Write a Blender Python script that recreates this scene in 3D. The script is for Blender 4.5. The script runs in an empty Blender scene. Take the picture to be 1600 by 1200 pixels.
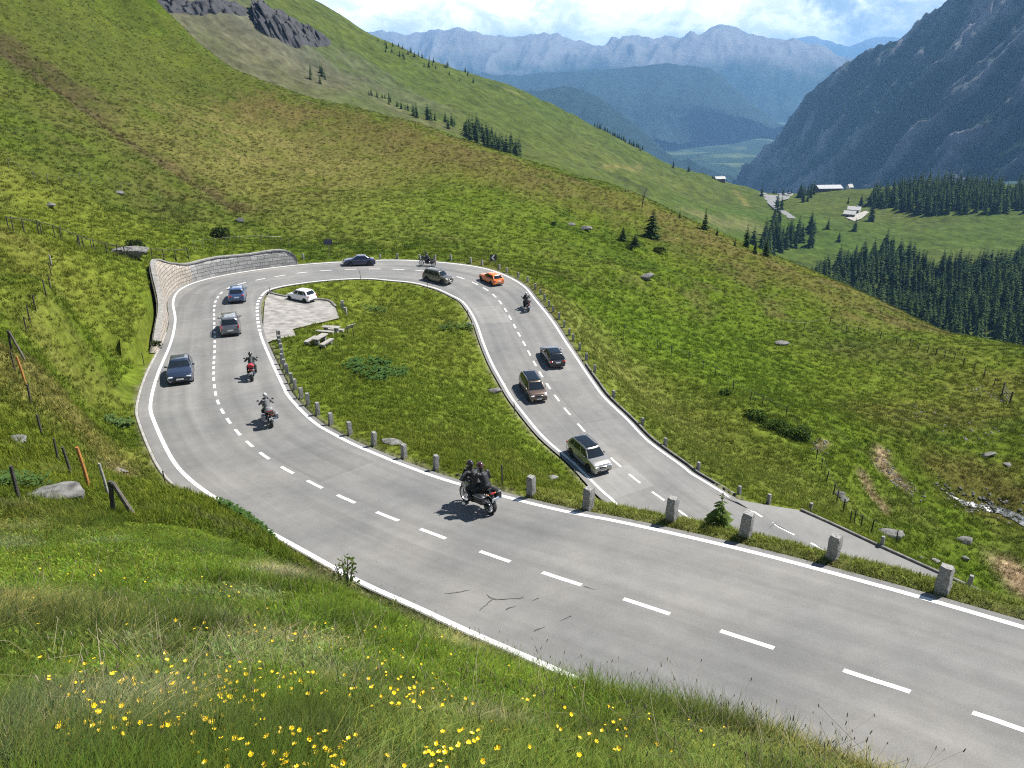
import bpy, math, random
import numpy as np
from mathutils import Vector, Matrix, Euler
random.seed(7); RNG = np.random.default_rng(7)
SC = bpy.context.scene
COL = SC.collection
R = math.radians
CAMZ = 30.0
F = 1200.0
PITCH = math.atan((600 - 110) / F)
CP, SP = math.cos(PITCH), math.sin(PITCH)

# ------------------------------------------------------------------ projection of photo points
def ray(x, y):
    u = (x - 800) / F; v = (y - 600) / F
    return np.array([u, CP - v * SP, -SP - v * CP])
def at_y(x, y, Y):                      # point on the sight line at forward distance Y
    r = ray(x, y); p = r * (Y / r[1]); p[2] += CAMZ; return p
def at_h(x, y, H):                      # point on the sight line H metres below the eye
    r = ray(x, y); p = r * (-H / r[2]); p[2] += CAMZ; return p

# ------------------------------------------------------------------ numpy noise
def _hash(ix, iy, s):
    n = (ix.astype(np.int64) * 374761393 + iy.astype(np.int64) * 668265263 + s * 974711) & 0xffffffff
    n = ((n ^ (n >> 13)) * 1274126177) & 0xffffffff
    n = n ^ (n >> 16)
    return (n & 0xffff) / 65535.0
def vnoise(x, y, s=0):
    x = np.asarray(x, float); y = np.asarray(y, float)
    ix = np.floor(x); iy = np.floor(y); fx = x - ix; fy = y - iy
    fx = fx * fx * (3 - 2 * fx); fy = fy * fy * (3 - 2 * fy)
    a = _hash(ix, iy, s); b = _hash(ix + 1, iy, s); c = _hash(ix, iy + 1, s); d = _hash(ix + 1, iy + 1, s)
    return (a * (1 - fx) + b * fx) * (1 - fy) + (c * (1 - fx) + d * fx) * fy
def fbm(x, y, s=0, o=4):
    t = 0; a = 0.5; n = 0
    for k in range(o):
        t = t + a * vnoise(x, y, s + k * 17); n += a; x = x * 2.03 + 5.1; y = y * 2.03 - 3.7; a *= 0.5
    return t / n
def ridged(x, y, s=0, o=4):
    t = 0; a = 0.5; n = 0
    for k in range(o):
        t = t + a * (1 - np.abs(2 * vnoise(x, y, s + k * 13) - 1)); n += a; x = x * 2.1 + 3.3; y = y * 2.1 + 1.7; a *= 0.5
    return t / n
def sstep(a, b, x):
    t = np.clip((x - a) / (b - a), 0, 1); return t * t * (3 - 2 * t)

# ------------------------------------------------------------------ tagging
def tag(o, label=None, cat=None, group=None, kind=None):
    if label: o['label'] = label
    if cat: o['category'] = cat
    if group: o['group'] = group
    if kind: o['kind'] = kind
    return o
def empty(name, loc=(0, 0, 0), rot=None):
    o = bpy.data.objects.new(name, None); COL.objects.link(o); o.location = loc
    o.empty_display_size = 0.2
    if rot is not None: o.rotation_euler = rot
    return o
def copy_tree(o, parent=None):
    c = o.copy(); COL.objects.link(c)
    if parent is not None: c.parent = parent
    for ch in o.children: copy_tree(ch, c)
    return c

def np_mesh(name, V, Q, T=None, smooth=True):
    """V (n,3), Q (m,4) quads and optional T (k,3) triangles."""
    me = bpy.data.meshes.new(name)
    V = np.asarray(V, np.float32); nq = len(Q); nt = 0 if T is None else len(T)
    me.vertices.add(len(V)); me.vertices.foreach_set('co', V.ravel())
    li = np.asarray(Q, np.int32).ravel() if nq else np.zeros(0, np.int32)
    st = np.arange(nq, dtype=np.int32) * 4
    if nt:
        st = np.concatenate([st, nq * 4 + np.arange(nt, dtype=np.int32) * 3]); li = np.concatenate([li, np.asarray(T, np.int32).ravel()])
    me.loops.add(len(li)); me.loops.foreach_set('vertex_index', li)
    me.polygons.add(nq + nt); me.polygons.foreach_set('loop_start', st.astype(np.int32))
    me.update(calc_edges=True)
    if smooth: me.polygons.foreach_set('use_smooth', np.ones(nq + nt, bool))
    me.validate()
    return me
def grid_quads(nr, nc):
    i = np.arange(nr - 1)[:, None] * nc + np.arange(nc - 1)[None, :]
    return np.stack([i, i + 1, i + nc + 1, i + nc], -1).reshape(-1, 4)
def link(name, me, mat=None, parent=None):
    o = bpy.data.objects.new(name, me); COL.objects.link(o)
    if mat is not None and len(me.materials) == 0: me.materials.append(mat)
    if parent is not None: o.parent = parent
    return o
def vcol(me, name, C):
    a = me.color_attributes.new(name, 'FLOAT_COLOR', 'POINT')
    C4 = np.ones((len(C), 4), np.float32); C4[:, :3] = C
    a.data.foreach_set('color', C4.ravel())

# ------------------------------------------------------------------ small mesh builder
class MB:
    def __init__(s): s.v = []; s.f = []
    def add(s, V, Fc, M=None):
        n = len(s.v)
        for p in V:
            s.v.append(tuple(M @ Vector(p)) if M is not None else tuple(p))
        for q in Fc: s.f.append([i + n for i in q])
        return s
    def box(s, c, d, ch=0.0, rot=None, taper=1.0):
        """box of size d at c; ch = chamfer; taper = top scale"""
        hx, hy, hz = d[0] / 2, d[1] / 2, d[2] / 2
        ch = min(ch, hx * .9, hy * .9, hz * .9)
        M = Matrix.Translation(c) @ (Euler(rot).to_matrix().to_4x4() if rot else Matrix())
        if ch <= 0:
            V = [(x * hx * (taper if z > 0 else 1), y * hy * (taper if z > 0 else 1), z * hz) for z in (-1, 1) for y in (-1, 1) for x in (-1, 1)]
            Fc = [(0, 2, 3, 1), (4, 5, 7, 6), (0, 1, 5, 4), (2, 6, 7, 3), (0, 4, 6, 2), (1, 3, 7, 5)]
            return s.add(V, Fc, M)
        def ring(ax, ay, z, k):
            a, b = ax * k, ay * k
            return [(-a + ch, -b, z), (a - ch, -b, z), (a, -b + ch, z), (a, b - ch, z), (a - ch, b, z), (-a + ch, b, z), (-a, b - ch, z), (-a, -b + ch, z)]
        V = []
        kt = taper
        for (z, inset, k) in ((-hz, ch, 1), (-hz + ch, 0, 1), (hz - ch, 0, kt), (hz, ch, kt)):
            V += ring(hx - inset, hy - inset, z, k)
        Fc = [tuple(range(7, -1, -1)), tuple(range(24, 32))]
        for r in range(3):
            for i in range(8):
                j = (i + 1) % 8; Fc.append((r * 8 + i, r * 8 + j, r * 8 + 8 + j, r * 8 + 8 + i))
        return s.add(V, Fc, M)
    def loft(s, rings, closed=True, cap0=True, cap1=True):
        n = len(rings[0]); V = [p for r in rings for p in r]; Fc = []
        for r in range(len(rings) - 1):
            for i in range(n if closed else n - 1):
                j = (i + 1) % n; Fc.append((r * n + i, r * n + j, r * n + n + j, r * n + n + i))
        if closed and cap0: Fc.append(tuple(range(n - 1, -1, -1)))
        if closed and cap1: Fc.append(tuple(range((len(rings) - 1) * n, len(rings) * n)))
        return s.add(V, Fc)
    def tube(s, pts, rad, n=8, cap=True):
        pts = [Vector(p) for p in pts]; k = len(pts)
        if not hasattr(rad, '__len__'): rad = [rad] * k
        rings = []; prev = None
        for i, p in enumerate(pts):
            t = (pts[min(i + 1, k - 1)] - pts[max(i - 1, 0)]); t = t.normalized() if t.length > 1e-9 else Vector((0, 0, 1))
            if prev is None:
                a = Vector((0, 0, 1)) if abs(t.z) < .9 else Vector((1, 0, 0)); a = (a - t * a.dot(t)).normalized()
            else: a = (prev - t * prev.dot(t)).normalized()
            prev = a; b = t.cross(a)
            rings.append([p + (a * math.cos(q) + b * math.sin(q)) * rad[i] for q in [2 * math.pi * j / n for j in range(n)]])
        return s.loft(rings, True, cap, cap)
    def lathe(s, prof, c=(0, 0, 0), axis='Z', n=20, cap=True):
        """prof = [(r, h)...] spun round axis through c"""
        rings = []
        for r, h in prof:
            ring = []
            for j in range(n):
                q = 2 * math.pi * j / n; a, b = r * math.cos(q), r * math.sin(q)
                ring.append((c[0] + a, c[1] + b, c[2] + h) if axis == 'Z' else ((c[0] + a, c[1] + h, c[2] - b) if axis == 'Y' else (c[0] + h, c[1] + a, c[2] + b)))
            rings.append(ring)
        return s.loft(rings, True, cap, cap)
    def ell(s, c, d, n=14, m=9, rot=None):
        """ellipsoid with radii d"""
        M = Matrix.Translation(c) @ (Euler(rot).to_matrix().to_4x4() if rot else Matrix())
        V = [(0, 0, -d[2])]; Fc = []
        for i in range(1, m):
            th = math.pi * i / m
            for j in range(n):
                q = 2 * math.pi * j / n; V.append((d[0] * math.sin(th) * math.cos(q), d[1] * math.sin(th) * math.sin(q), -d[2] * math.cos(th)))
        V.append((0, 0, d[2])); L = len(V) - 1
        for j in range(n):
            k = (j + 1) % n
            Fc.append((0, 1 + k, 1 + j)); Fc.append((L, L - n + j, L - n + k))
            for i in range(m - 2):
                Fc.append((1 + i * n + j, 1 + i * n + k, 1 + (i + 1) * n + k, 1 + (i + 1) * n + j))
        return s.add(V, Fc, M)
    def build(s, name, mat, parent=None, smooth=True, angle=38):
        me = bpy.data.meshes.new(name); me.from_pydata(s.v, [], s.f); me.validate(); me.update()
        if smooth:
            me.polygons.foreach_set('use_smooth', np.ones(len(me.polygons), bool))
            try: me.set_sharp_from_angle(angle=R(angle))
            except Exception: pass
        return link(name, me, mat, parent)

# ------------------------------------------------------------------ materials
MATS = {}
def newmat(name):
    m = bpy.data.materials.new(name); m.use_nodes = True; nt = m.node_tree; nt.nodes.clear()
    o = nt.nodes.new('ShaderNodeOutputMaterial'); return m, nt, o
def N(nt, t, **kw):
    n = nt.nodes.new(t)
    for k, v in kw.items():
        if k.startswith('i_'):
            key = k[2:]
            n.inputs[int(key) if key.isdigit() else key.replace('_', ' ')].default_value = v
        else: setattr(n, k, v)
    return n
def rgba(c): return (c[0], c[1], c[2], 1)
def pbr(name, col, rough=.6, metal=0, var=.15, scale=6, bump=0, bscale=30, spec=.5, coat=0, col2=None, obj_coords=True):
    if name in MATS: return MATS[name]
    m, nt, out = newmat(name); b = N(nt, 'ShaderNodeBsdfPrincipled'); nt.links.new(b.outputs[0], out.inputs[0])
    b.inputs['Roughness'].default_value = rough; b.inputs['Metallic'].default_value = metal
    b.inputs['Specular IOR Level'].default_value = spec; b.inputs['Coat Weight'].default_value = coat; b.inputs['Coat Roughness'].default_value = .04
    tc = N(nt, 'ShaderNodeTexCoord'); src = tc.outputs['Object' if obj_coords else 'Generated']
    n1 = N(nt, 'ShaderNodeTexNoise', i_Scale=scale, i_Detail=5.0); nt.links.new(src, n1.inputs['Vector'])
    mx = N(nt, 'ShaderNodeMix', data_type='RGBA')
    c2 = col2 if col2 else tuple(x * (1 - var) for x in col)
    c1 = col if col2 else tuple(min(1, x * (1 + var)) for x in col)
    mx.inputs['A'].default_value = rgba(c2); mx.inputs['B'].default_value = rgba(c1)
    rp = N(nt, 'ShaderNodeMapRange'); rp.inputs[1].default_value = .3; rp.inputs[2].default_value = .7
    nt.links.new(n1.outputs[0], rp.inputs[0]); nt.links.new(rp.outputs[0], mx.inputs['Factor']); nt.links.new(mx.outputs['Result'], b.inputs['Base Color'])
    if bump:
        n2 = N(nt, 'ShaderNodeTexNoise', i_Scale=bscale, i_Detail=6.0); nt.links.new(src, n2.inputs['Vector'])
        bp = N(nt, 'ShaderNodeBump', i_Strength=bump, i_Distance=.05); nt.links.new(n2.outputs[0], bp.inputs['Height']); nt.links.new(bp.outputs[0], b.inputs['Normal'])
    MATS[name] = m; return m
# ================================================================== ROAD
# (outer edge px, inner edge px, metres below the eye) from the near right end, round the hairpin, to the lower road
PAIRS = [
 (None, (2000, 1090), 13.2), (None, (1800, 1038), 13.65), (None, (1600, 980), 14.1), (None, (1400, 922), 14.6), (None, (1200, 868), 15.15),
 ((735, 985), (1000, 826), 15.75), ((640, 943), (880, 800), 16.35), ((560, 908), (790, 776), 16.85), ((480, 864), (700, 751), 17.35),
 ((400, 818), (640, 732), 17.8), ((350, 783), (590, 712), 18.1), ((320, 765), (565, 702), 18.35), ((283, 735), (530, 685), 18.6), ((262, 705), (495, 665), 18.9),
 ((238, 650), (460, 632), 19.3), ((235, 620), (445, 610), 19.5), ((248, 575), (425, 570), 20.0), ((268, 530), (408, 530), 20.4), ((276, 490), (404, 500), 20.7),
 ((273, 467), (407, 472), 20.9), ((290, 446), (418, 455), 21.0), ((350, 430), (440, 447), 21.2), ((440, 416), (480, 442), 21.5), ((500, 411), (530, 437), 21.8),
 ((560, 408), (570, 435), 22.0), ((620, 406), (610, 438), 22.2), ((690, 410), (650, 442), 22.45), ((755, 419), (690, 452), 22.7), ((805, 440), (722, 472), 23.0),
 ((835, 468), (735, 486), 23.2), ((862, 500), (745, 506), 23.45), ((885, 535), (753, 531), 23.75), ((910, 570), (764, 560), 24.1), ((935, 605), (780, 590), 24.45),
 ((960, 635), (793, 615), 24.75), ((1000, 670), (812, 643), 24.95), ((1040, 705), (835, 670), 25.15), ((1080, 735), (865, 700), 25.35), ((1120, 762), (900, 737), 25.6),
 ((1150, 782), (928, 764), 25.8), ((1190, 807), None, 26.1), ((1231, 830), None, 26.4), ((1282, 856), None, 26.7), ((1340, 884), None, 27.1), ((1420, 925), None, 27.6), ((1530, 980), None, 28.2)]
def _road_pairs():
    O = []; I = []
    for a, b, H in PAIRS:
        O.append(at_h(*a, H) if a else None); I.append(at_h(*b, H) if b else None)
    n = len(PAIRS)
    for i in range(n):                  # cross-sections whose one edge is hidden: offset across
        if O[i] is None:
            t = I[min(i + 1, n - 1)] - I[max(i - 1, 0)]; t[2] = 0; t /= np.linalg.norm(t)
            O[i] = I[i] + np.array([-t[1], t[0], 0]) * 8.5
        if I[i] is None:
            t = O[min(i + 1, n - 1)] - O[max(i - 1, 0)]; t[2] = 0; t /= np.linalg.norm(t)
            I[i] = O[i] - np.array([-t[1], t[0], 0]) * 8.0
    return np.array(O), np.array(I)
ROUT, RIN = _road_pairs()
def catmull(P, step, closed=False):
    P = np.asarray(P, float); out = []
    for i in range(len(P) - 1):
        p0 = P[max(i - 1, 0)]; p1 = P[i]; p2 = P[i + 1]; p3 = P[min(i + 2, len(P) - 1)]
        n = step if isinstance(step, int) else max(1, int(np.linalg.norm(p2[:3] - p1[:3]) / step))
        for k in range(n):
            t = k / n
            out.append(.5 * ((2 * p1) + (-p0 + p2) * t + (2 * p0 - 5 * p1 + 4 * p2 - p3) * t * t + (-p0 + 3 * p1 - 3 * p2 + p3) * t ** 3))
    out.append(P[-1]); return np.array(out)
def smooth(P, it):
    P = P.copy()
    for _ in range(it):
        P[1:-1] = P[1:-1] * .5 + (P[:-2] + P[2:]) * .25
    return P
_RO, _RI = catmull(ROUT, 10), catmull(RIN, 10)
_RO, _RI = smooth(_RO, 12), smooth(_RI, 12)
RC = (_RO + _RI) / 2
def arclen(P): return np.concatenate([[0], np.cumsum(np.linalg.norm(np.diff(P, axis=0), axis=1))])
RS = arclen(RC)
RT = np.gradient(RC, axis=0); RT[:, 2] = 0; RT /= np.linalg.norm(RT, axis=1)[:, None]
RNL = np.stack([-RT[:, 1], RT[:, 0]], 1)                 # left normal = towards the outer edge
RHL = np.einsum('ij,ij->i', (_RO - RC)[:, :2], RNL); RHR = -np.einsum('ij,ij->i', (_RI - RC)[:, :2], RNL)
RZ = smooth(RC[:, 2:3], 30)[:, 0]; RC[:, 2] = RZ; _RO[:, 2] = RZ; _RI[:, 2] = RZ
_k = np.arange(len(RC)) / 10
RXL = .16 + .54 * sstep(9.5, 12, _k) * (1 - .35 * sstep(16, 18, _k)) * (1 - .4 * sstep(20, 23, _k)) - .1 * sstep(30, 33, _k)
RXR = np.full(len(RC), .35) + .3 * sstep(36, 39, _k)
def road_coord(x, y):
    """nearest road sample index, signed lateral offset (+ = outer), distance outside the edge lines"""
    x = np.asarray(x, float).ravel(); y = np.asarray(y, float).ravel()
    idx = np.zeros(len(x), int); lat = np.zeros(len(x)); d = np.full(len(x), 1e9)
    for s in range(0, len(x), 20000):
        e = min(s + 20000, len(x))
        D = (x[s:e, None] - RC[None, :, 0]) ** 2 + (y[s:e, None] - RC[None, :, 1]) ** 2
        j = D.argmin(1); idx[s:e] = j
        dx = x[s:e] - RC[j, 0]; dy = y[s:e] - RC[j, 1]
        la = dx * RNL[j, 0] + dy * RNL[j, 1]; lat[s:e] = la
        dist = np.sqrt(D[np.arange(e - s), j])
        d[s:e] = np.where(la > 0, dist - RHL[j], dist - RHR[j])
    return idx, lat, d
def road_hit(px, py, lo=0, hi=10**6):
    """photo point -> point on the road surface"""
    H = 21.0
    for _ in range(40):
        p = at_h(px, py, H); dd = np.hypot(RC[:, 0] - p[0], RC[:, 1] - p[1]); dd[:lo] = 1e9; dd[hi:] = 1e9; j = int(dd.argmin()); Hn = CAMZ - RZ[j]; H = H * .4 + Hn * .6
    p = at_h(px, py, H); return p, j, float((p[:2] - RC[j, :2]) @ RNL[j])
S2I = lambda k: int(k * 10)             # index of pair k on the dense road

# ================================================================== NEAR TERRAIN
CT = [  # photo x, y, forward distance
 (0,1200,2.2),(400,1200,2.3),(800,1200,2.6),(1200,1260,3.2),(1450,1235,4.0),
 (0,1000,5.0),(400,1000,5.5),(700,1085,5.5),(900,1120,5.2),(1200,1200,4.3),(1300,1188,4.6),(1080,1128,5.4),(900,1078,6.2),(735,1018,7.8),(640,980,9.0),(540,925,11.2),
 (0,900,8.8),(200,900,9.4),(400,880,11.6),(0,820,13.2),(200,810,15.2),(403,810,20.5),(400,832,17),(358,768,25.5),(386,787,22.5),(320,800,20),(230,770,23.5),
 (0,720,21.5),(65,690,24),(40,600,31),(150,620,36),(0,560,32),(25,530,38),(150,540,50),(100,480,51),(0,450,46),(78,425,46),(180,430,62),(222,470,62),(238,530,56),(120,720,25.5),(180,690,31),
 (232,408,75),(300,412,80.5),(352,404,85.5),(440,392,92.5),(230,395,79),
 (100,380,71),(0,340,63),(300,380,91),(100,300,94),(0,250,90),(400,370,106),(520,385,104),(640,380,109),(560,320,129),(400,300,130),(250,250,126),(100,150,140),(0,100,138),(0,0,165),(160,100,170),(300,150,187),(300,200,156),(400,250,158),(500,250,165),(640,300,148),
 (-200,0,150),(0,-100,190),(165,-80,225),(-200,300,70),(-300,600,25),(-300,900,8),(-400,-100,160),
 (165,2,215),(270,65,215),(350,105,212),(450,145,208),(560,172,205),(640,190,202),(760,232,195),(880,268,186),(1010,312,175),(1100,357,165),(1200,402,155),(1300,442,145),(1400,490,135),(1500,530,122),(1600,542,112),(1750,570,100),
 (760,300,150),(880,330,150),(1010,355,155),(900,400,120),(820,385,118),(760,395,108),(1000,430,118),(1100,430,130),(1200,470,125),(1200,550,98),(1300,500,122),(1400,540,110),(1500,580,98),(1590,640,82),(1100,520,102),(960,530,84),(1040,580,77),(1150,640,68),(1280,700,61.5),(1350,790,54),(1250,620,80),(1350,650,75),(1450,700,68),(1580,800,60),(1580,720,68),(1500,850,53),(1600,900,50),(1560,950,46),(1450,800,58),(930,540,79),(1000,620,70),(1100,700,60),
 (1800,700,65),(1900,900,45),(620,560,58),(700,620,50),(600,480,80),(800,700,44)]
CT3 = [(0,0,-1.75),(-4,0,-1.2),(4,0,-2.6),(9,1,-6),(13,1,-8.6),(-10,0,0.0),(-3,-5,0.3),(4,-5,-0.5),(14,-4,-6.5),(-12,-6,2),(22,-2,-11)]
BROW = [(165,2,215),(270,65,215),(350,105,212),(450,145,208),(560,172,205),(640,190,202),(760,232,195),(880,268,186),(1010,312,175),(1100,357,165),(1200,402,155),(1300,442,145),(1400,490,135),(1500,530,122),(1600,542,112),(1750,570,100)]
def _ctrl():
    P = [at_y(*c) for c in CT]
    P += [np.array([x, y, CAMZ + z]) for x, y, z in CT3]
    for b in BROW:
        q = at_y(*b); P.append(np.array([q[0] * 1.18, q[1] * 1.18, q[2] - 9])); P.append(np.array([q[0] * 1.5, q[1] * 1.5, q[2] - 45]))
    n = len(RC)
    for i in range(0, n, 9):
        k = i / 10
        if not (15.2 < k < 22.2):
            P.append(np.r_[RC[i, :2] + RNL[i] * (RHL[i] + 1.6), RZ[i] - (.5 if k > 30 else 0)])
        if not (17.3 < k < 20.3) and 6.2 <= k < 39:
            P.append(np.r_[RC[i, :2] - RNL[i] * (RHR[i] + 1.3), RZ[i]])
        P.append(np.r_[RC[i, :2], RZ[i]])
        if k < 6.2:
            for dl, dz in ((1.15, .0), (1.75, .35), (2.6, 1.2), (3.8, 2.5)): P.append(np.r_[RC[i, :2] - RNL[i] * (RHR[i] + dl), RZ[i] - dz])
    return np.array(P)
CTRL = _ctrl()
def _tps(P, lam):
    X = P[:, :2] / 50.0; n = len(X)
    D = ((X[:, None] - X[None]) ** 2).sum(-1); K = .5 * D * np.log(D + 1e-12) + np.eye(n) * lam
    A = np.zeros((n + 3, n + 3)); A[:n, :n] = K; A[:n, n] = 1; A[:n, n + 1:] = X; A[n, :n] = 1; A[n + 1:, :n] = X.T
    w = np.linalg.solve(A, np.r_[P[:, 2], 0, 0, 0])
    def ev(x, y):
        x = np.asarray(x, float).ravel() / 50; y = np.asarray(y, float).ravel() / 50; o = np.zeros(len(x))
        for s in range(0, len(x), 20000):
            e = min(len(x), s + 20000)
            D = (x[s:e, None] - X[None, :, 0]) ** 2 + (y[s:e, None] - X[None, :, 1]) ** 2
            o[s:e] = (.5 * D * np.log(D + 1e-12)) @ w[:n] + w[n] + w[n + 1] * x[s:e] + w[n + 2] * y[s:e]
        return o
    return ev
TPS = _tps(CTRL, .0015)

# gravel lay-by inside the hairpin and the paved lay-by of the lower road: polygons in world metres
BAY = np.array([at_h(x, y, H) for x, y, H in [(412,492,20.75),(411,520,20.5),(418,535,20.4),(432,530,20.5),(450,527,20.55),(462,525,20.6),(458,514,20.7),(480,509,20.8),(505,503,20.95),(530,497,21.1),(524,480,21.3),(514,471,21.3),(490,468,21.25),(460,466,21.2),(440,463,21.1),(420,458,21.0),(414,470,20.9)]])
LAY = np.array([at_h(x, y, H) for x, y, H in [(1118,763,25.6),(1150,780,25.8),(1200,789,26.0),(1250,797,26.15),(1300,820,26.5),(1360,848,26.85),(1420,875,27.2),(1515,918,27.75),(1600,958,28.2),(1530,980,28.2),(1420,925,27.6),(1282,856,26.7),(1190,807,26.1)]])
def in_poly(P, x, y):
    x = np.asarray(x); y = np.asarray(y); c = np.zeros(x.shape, bool); n = len(P); j = n - 1
    for i in range(n):
        xi, yi, xj, yj = P[i, 0], P[i, 1], P[j, 0], P[j, 1]
        t = ((yi > y) != (yj > y)) & (x < (xj - xi) * (y - yi) / (yj - yi + 1e-12) + xi); c ^= t; j = i
    return c
def poly_dist(P, x, y):
    d = np.full(np.shape(x), 1e9); n = len(P)
    for i in range(n):
        a = P[i, :2]; b = P[(i + 1) % n, :2]; e = b - a
        t = np.clip(((x - a[0]) * e[0] + (y - a[1]) * e[1]) / (e @ e), 0, 1)
        d = np.minimum(d, np.hypot(x - a[0] - t * e[0], y - a[1] - t * e[1]))
    return np.where(in_poly(P, x, y), -d, d)
def idw(P, x, y):
    D = (np.asarray(x)[..., None] - P[:, 0]) ** 2 + (np.asarray(y)[..., None] - P[:, 1]) ** 2 + .3
    w = 1 / D ** 1.5; return (w * P[:, 2]).sum(-1) / w.sum(-1)
def near_z(x, y):
    x = np.asarray(x, float).ravel(); y = np.asarray(y, float).ravel()
    z = TPS(x, y); r = np.hypot(x, y)
    amp = np.clip(r / 60, .15, 1.2)
    bump = (fbm(x * .55, y * .55, 3, 3) - .5) * .35 * amp + (fbm(x * .12, y * .12, 9, 3) - .5) * 1.6 * sstep(60, 130, r) + (fbm(x * 1.7, y * 1.7, 5, 2) - .5) * .14 * np.clip(amp, .4, 1)
    z0 = z; z = z + bump
    # gullies and the sunken ditch
    for g, wd, dp in GULLIES:
        d = line_dist(g, x, y) + (fbm(x * .2, y * .2, 31) - .5) * wd * 1.2
        z = z - dp * np.exp(-(np.maximum(d, 0) / wd) ** 2)
    m = r < 130
    if m.any():
        xi, yi = x[m], y[m]; j, la, d = road_coord(xi, yi); zz = z[m]; k = j / 10
        wall = (la > 0) & (k > 16.35) & (k < 22.25)
        ex = np.where(la > 0, RXL[j], RXR[j]); lo = np.where(wall, ex + .95, ex + .1); hi = np.where(wall, ex + 1.35, np.where((la > 0) & (k > 22), ex + 1.2, ex + 1.7))
        hi = np.where((la < 0) & (k < 6.8), ex + 1.2, hi); hi = np.where((la > 0) & (k < 9), ex + .8, hi); hi = np.where((la > 0) & (k >= 9) & (k <= 16.35), ex + 4.5, hi)
        t = sstep(lo, hi, d); zr = RZ[j]
        base = zr - .24 + .22 * sstep(ex - .02, ex + .14, d)
        zz = base * (1 - t) + zz * t
        for P in (BAY, LAY):
            pd = poly_dist(P, xi, yi); near = pd < 3
            if near.any():
                zp = idw(P, xi[near], yi[near]); tt = sstep(.15, 1.6, pd[near]); q = zz[near]
                qq = (zp - .2 * (1 - sstep(-.05, .25, pd[near]))) * (1 - tt) + q * tt
                zz[near] = np.where(d[near] < ex[near], zz[near], qq)
        z[m] = zz
    return z
def line_dist(P, x, y):
    d = np.full(np.shape(x), 1e9)
    for i in range(len(P) - 1):
        a = P[i][:2]; b = P[i + 1][:2]; e = b - a
        t = np.clip(((x - a[0]) * e[0] + (y - a[1]) * e[1]) / (e @ e + 1e-9), 0, 1)
        d = np.minimum(d, np.hypot(x - a[0] - t * e[0], y - a[1] - t * e[1]))
    return d
GULLIES = []
def smooth_hit(px, py):                 # photo point on the smooth surface (before bumps)
    rr = ray(px, py); Ys = np.concatenate([np.arange(1, 60, .25), np.arange(60, 260, .8)])
    X = rr[0] / rr[1] * Ys; Z = CAMZ + rr[2] / rr[1] * Ys; T = TPS(X, Ys)
    k = np.argmax(T >= Z)
    if T[k] < Z[k]: k = len(Ys) - 1
    return np.array([X[k], Ys[k], T[k]])
def wline(pts): return [smooth_hit(*p) for p in pts]
GULLIES += [
 (wline([(-20,62),(60,110),(130,165),(200,215),(270,262),(330,300),(375,330)]), 1.6, .8),
 (wline([(1345,700),(1372,728),(1395,755),(1420,775)]), 1.3, .5),
 (wline([(1343,740),(1362,775),(1390,800)]), .7, .6),
 (wline([(1475,768),(1500,785),(1550,797),(1610,818),(1700,850)]), 1.5, .8),
 (wline([(1180,650),(1240,680),(1275,705)]), 1.5, .6),
]
class Polar:
    """terrain over azimuth x range, seen from above a real height field"""
    def __init__(s, az, rr, zf):
        s.az = az; s.rr = rr
        A, Rr = np.meshgrid(az, rr); s.X = Rr * np.sin(A); s.Y = Rr * np.cos(A)
        s.Z = zf(s.X.ravel(), s.Y.ravel()).reshape(s.X.shape)
    def height(s, x, y):
        x = np.asarray(x, float); y = np.asarray(y, float); r = np.hypot(x, y); a = np.arctan2(x, y)
        fa = np.interp(a, s.az, np.arange(len(s.az))); fr = np.interp(r, s.rr, np.arange(len(s.rr)))
        i = np.clip(fr.astype(int), 0, len(s.rr) - 2); j = np.clip(fa.astype(int), 0, len(s.az) - 2); u = fr - i; v = fa - j
        Z = s.Z
        return (Z[i, j] * (1 - v) + Z[i, j + 1] * v) * (1 - u) + (Z[i + 1, j] * (1 - v) + Z[i + 1, j + 1] * v) * u
    def hit(s, px, py, rmin=0):
        q = ray(px, py); a = math.atan2(q[0], q[1]); h = math.hypot(q[0], q[1]); sl = q[2] / h
        fa = np.interp(a, s.az, np.arange(len(s.az))); j = min(int(fa), len(s.az) - 2); v = fa - j
        prof = s.Z[:, j] * (1 - v) + s.Z[:, j + 1] * v; zr = CAMZ + s.rr * sl
        g = prof - zr; ok = (g >= 0) & (s.rr >= rmin); k = int(np.argmax(ok))
        if not ok[k]:                                   # just above a brow: the closest approach
            gg = np.where(s.rr >= rmin, g / s.rr, -1e9); k = int(np.argmax(gg)); r = s.rr[k]; return np.array([r * math.sin(a), r * math.cos(a), prof[k]])
        if k == 0: r = s.rr[0]; z = prof[0]
        else:
            t = g[k - 1] / (g[k - 1] - g[k] + 1e-12); t = min(max(t, 0), 1); r = s.rr[k - 1] + t * (s.rr[k] - s.rr[k - 1]); z = prof[k - 1] + t * (prof[k] - prof[k - 1])
        return np.array([r * math.sin(a), r * math.cos(a), z])
    def normal(s, x, y, e=.5):
        dx = (s.height(x + e, y) - s.height(x - e, y)) / (2 * e); dy = (s.height(x, y + e) - s.height(x, y - e)) / (2 * e)
        n = np.stack([-dx, -dy, np.ones_like(dx)], -1); return n / np.linalg.norm(n, axis=-1, keepdims=True)
def _radii():
    r = [.35]
    while r[-1] < 340: r.append(r[-1] + min(max(.02, r[-1] * .0125), .32 if r[-1] < 112 else 1.2))
    return np.array(r)
_az = np.concatenate([np.linspace(R(-75), R(-37), 60)[:-1], np.linspace(R(-37), R(37), 700), np.linspace(R(37), R(75), 60)[1:]])
NEAR = Polar(_az, _radii(), near_z)
HAZE = 7.2e-5; NG1 = 140000; NG2 = 170000; EXPO = 0.92; DENOISE = False
CLOUD_LT = (27, 27, 27, 1); CLOUD_DK = (15, 15.6, 16.6, 1)
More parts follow.
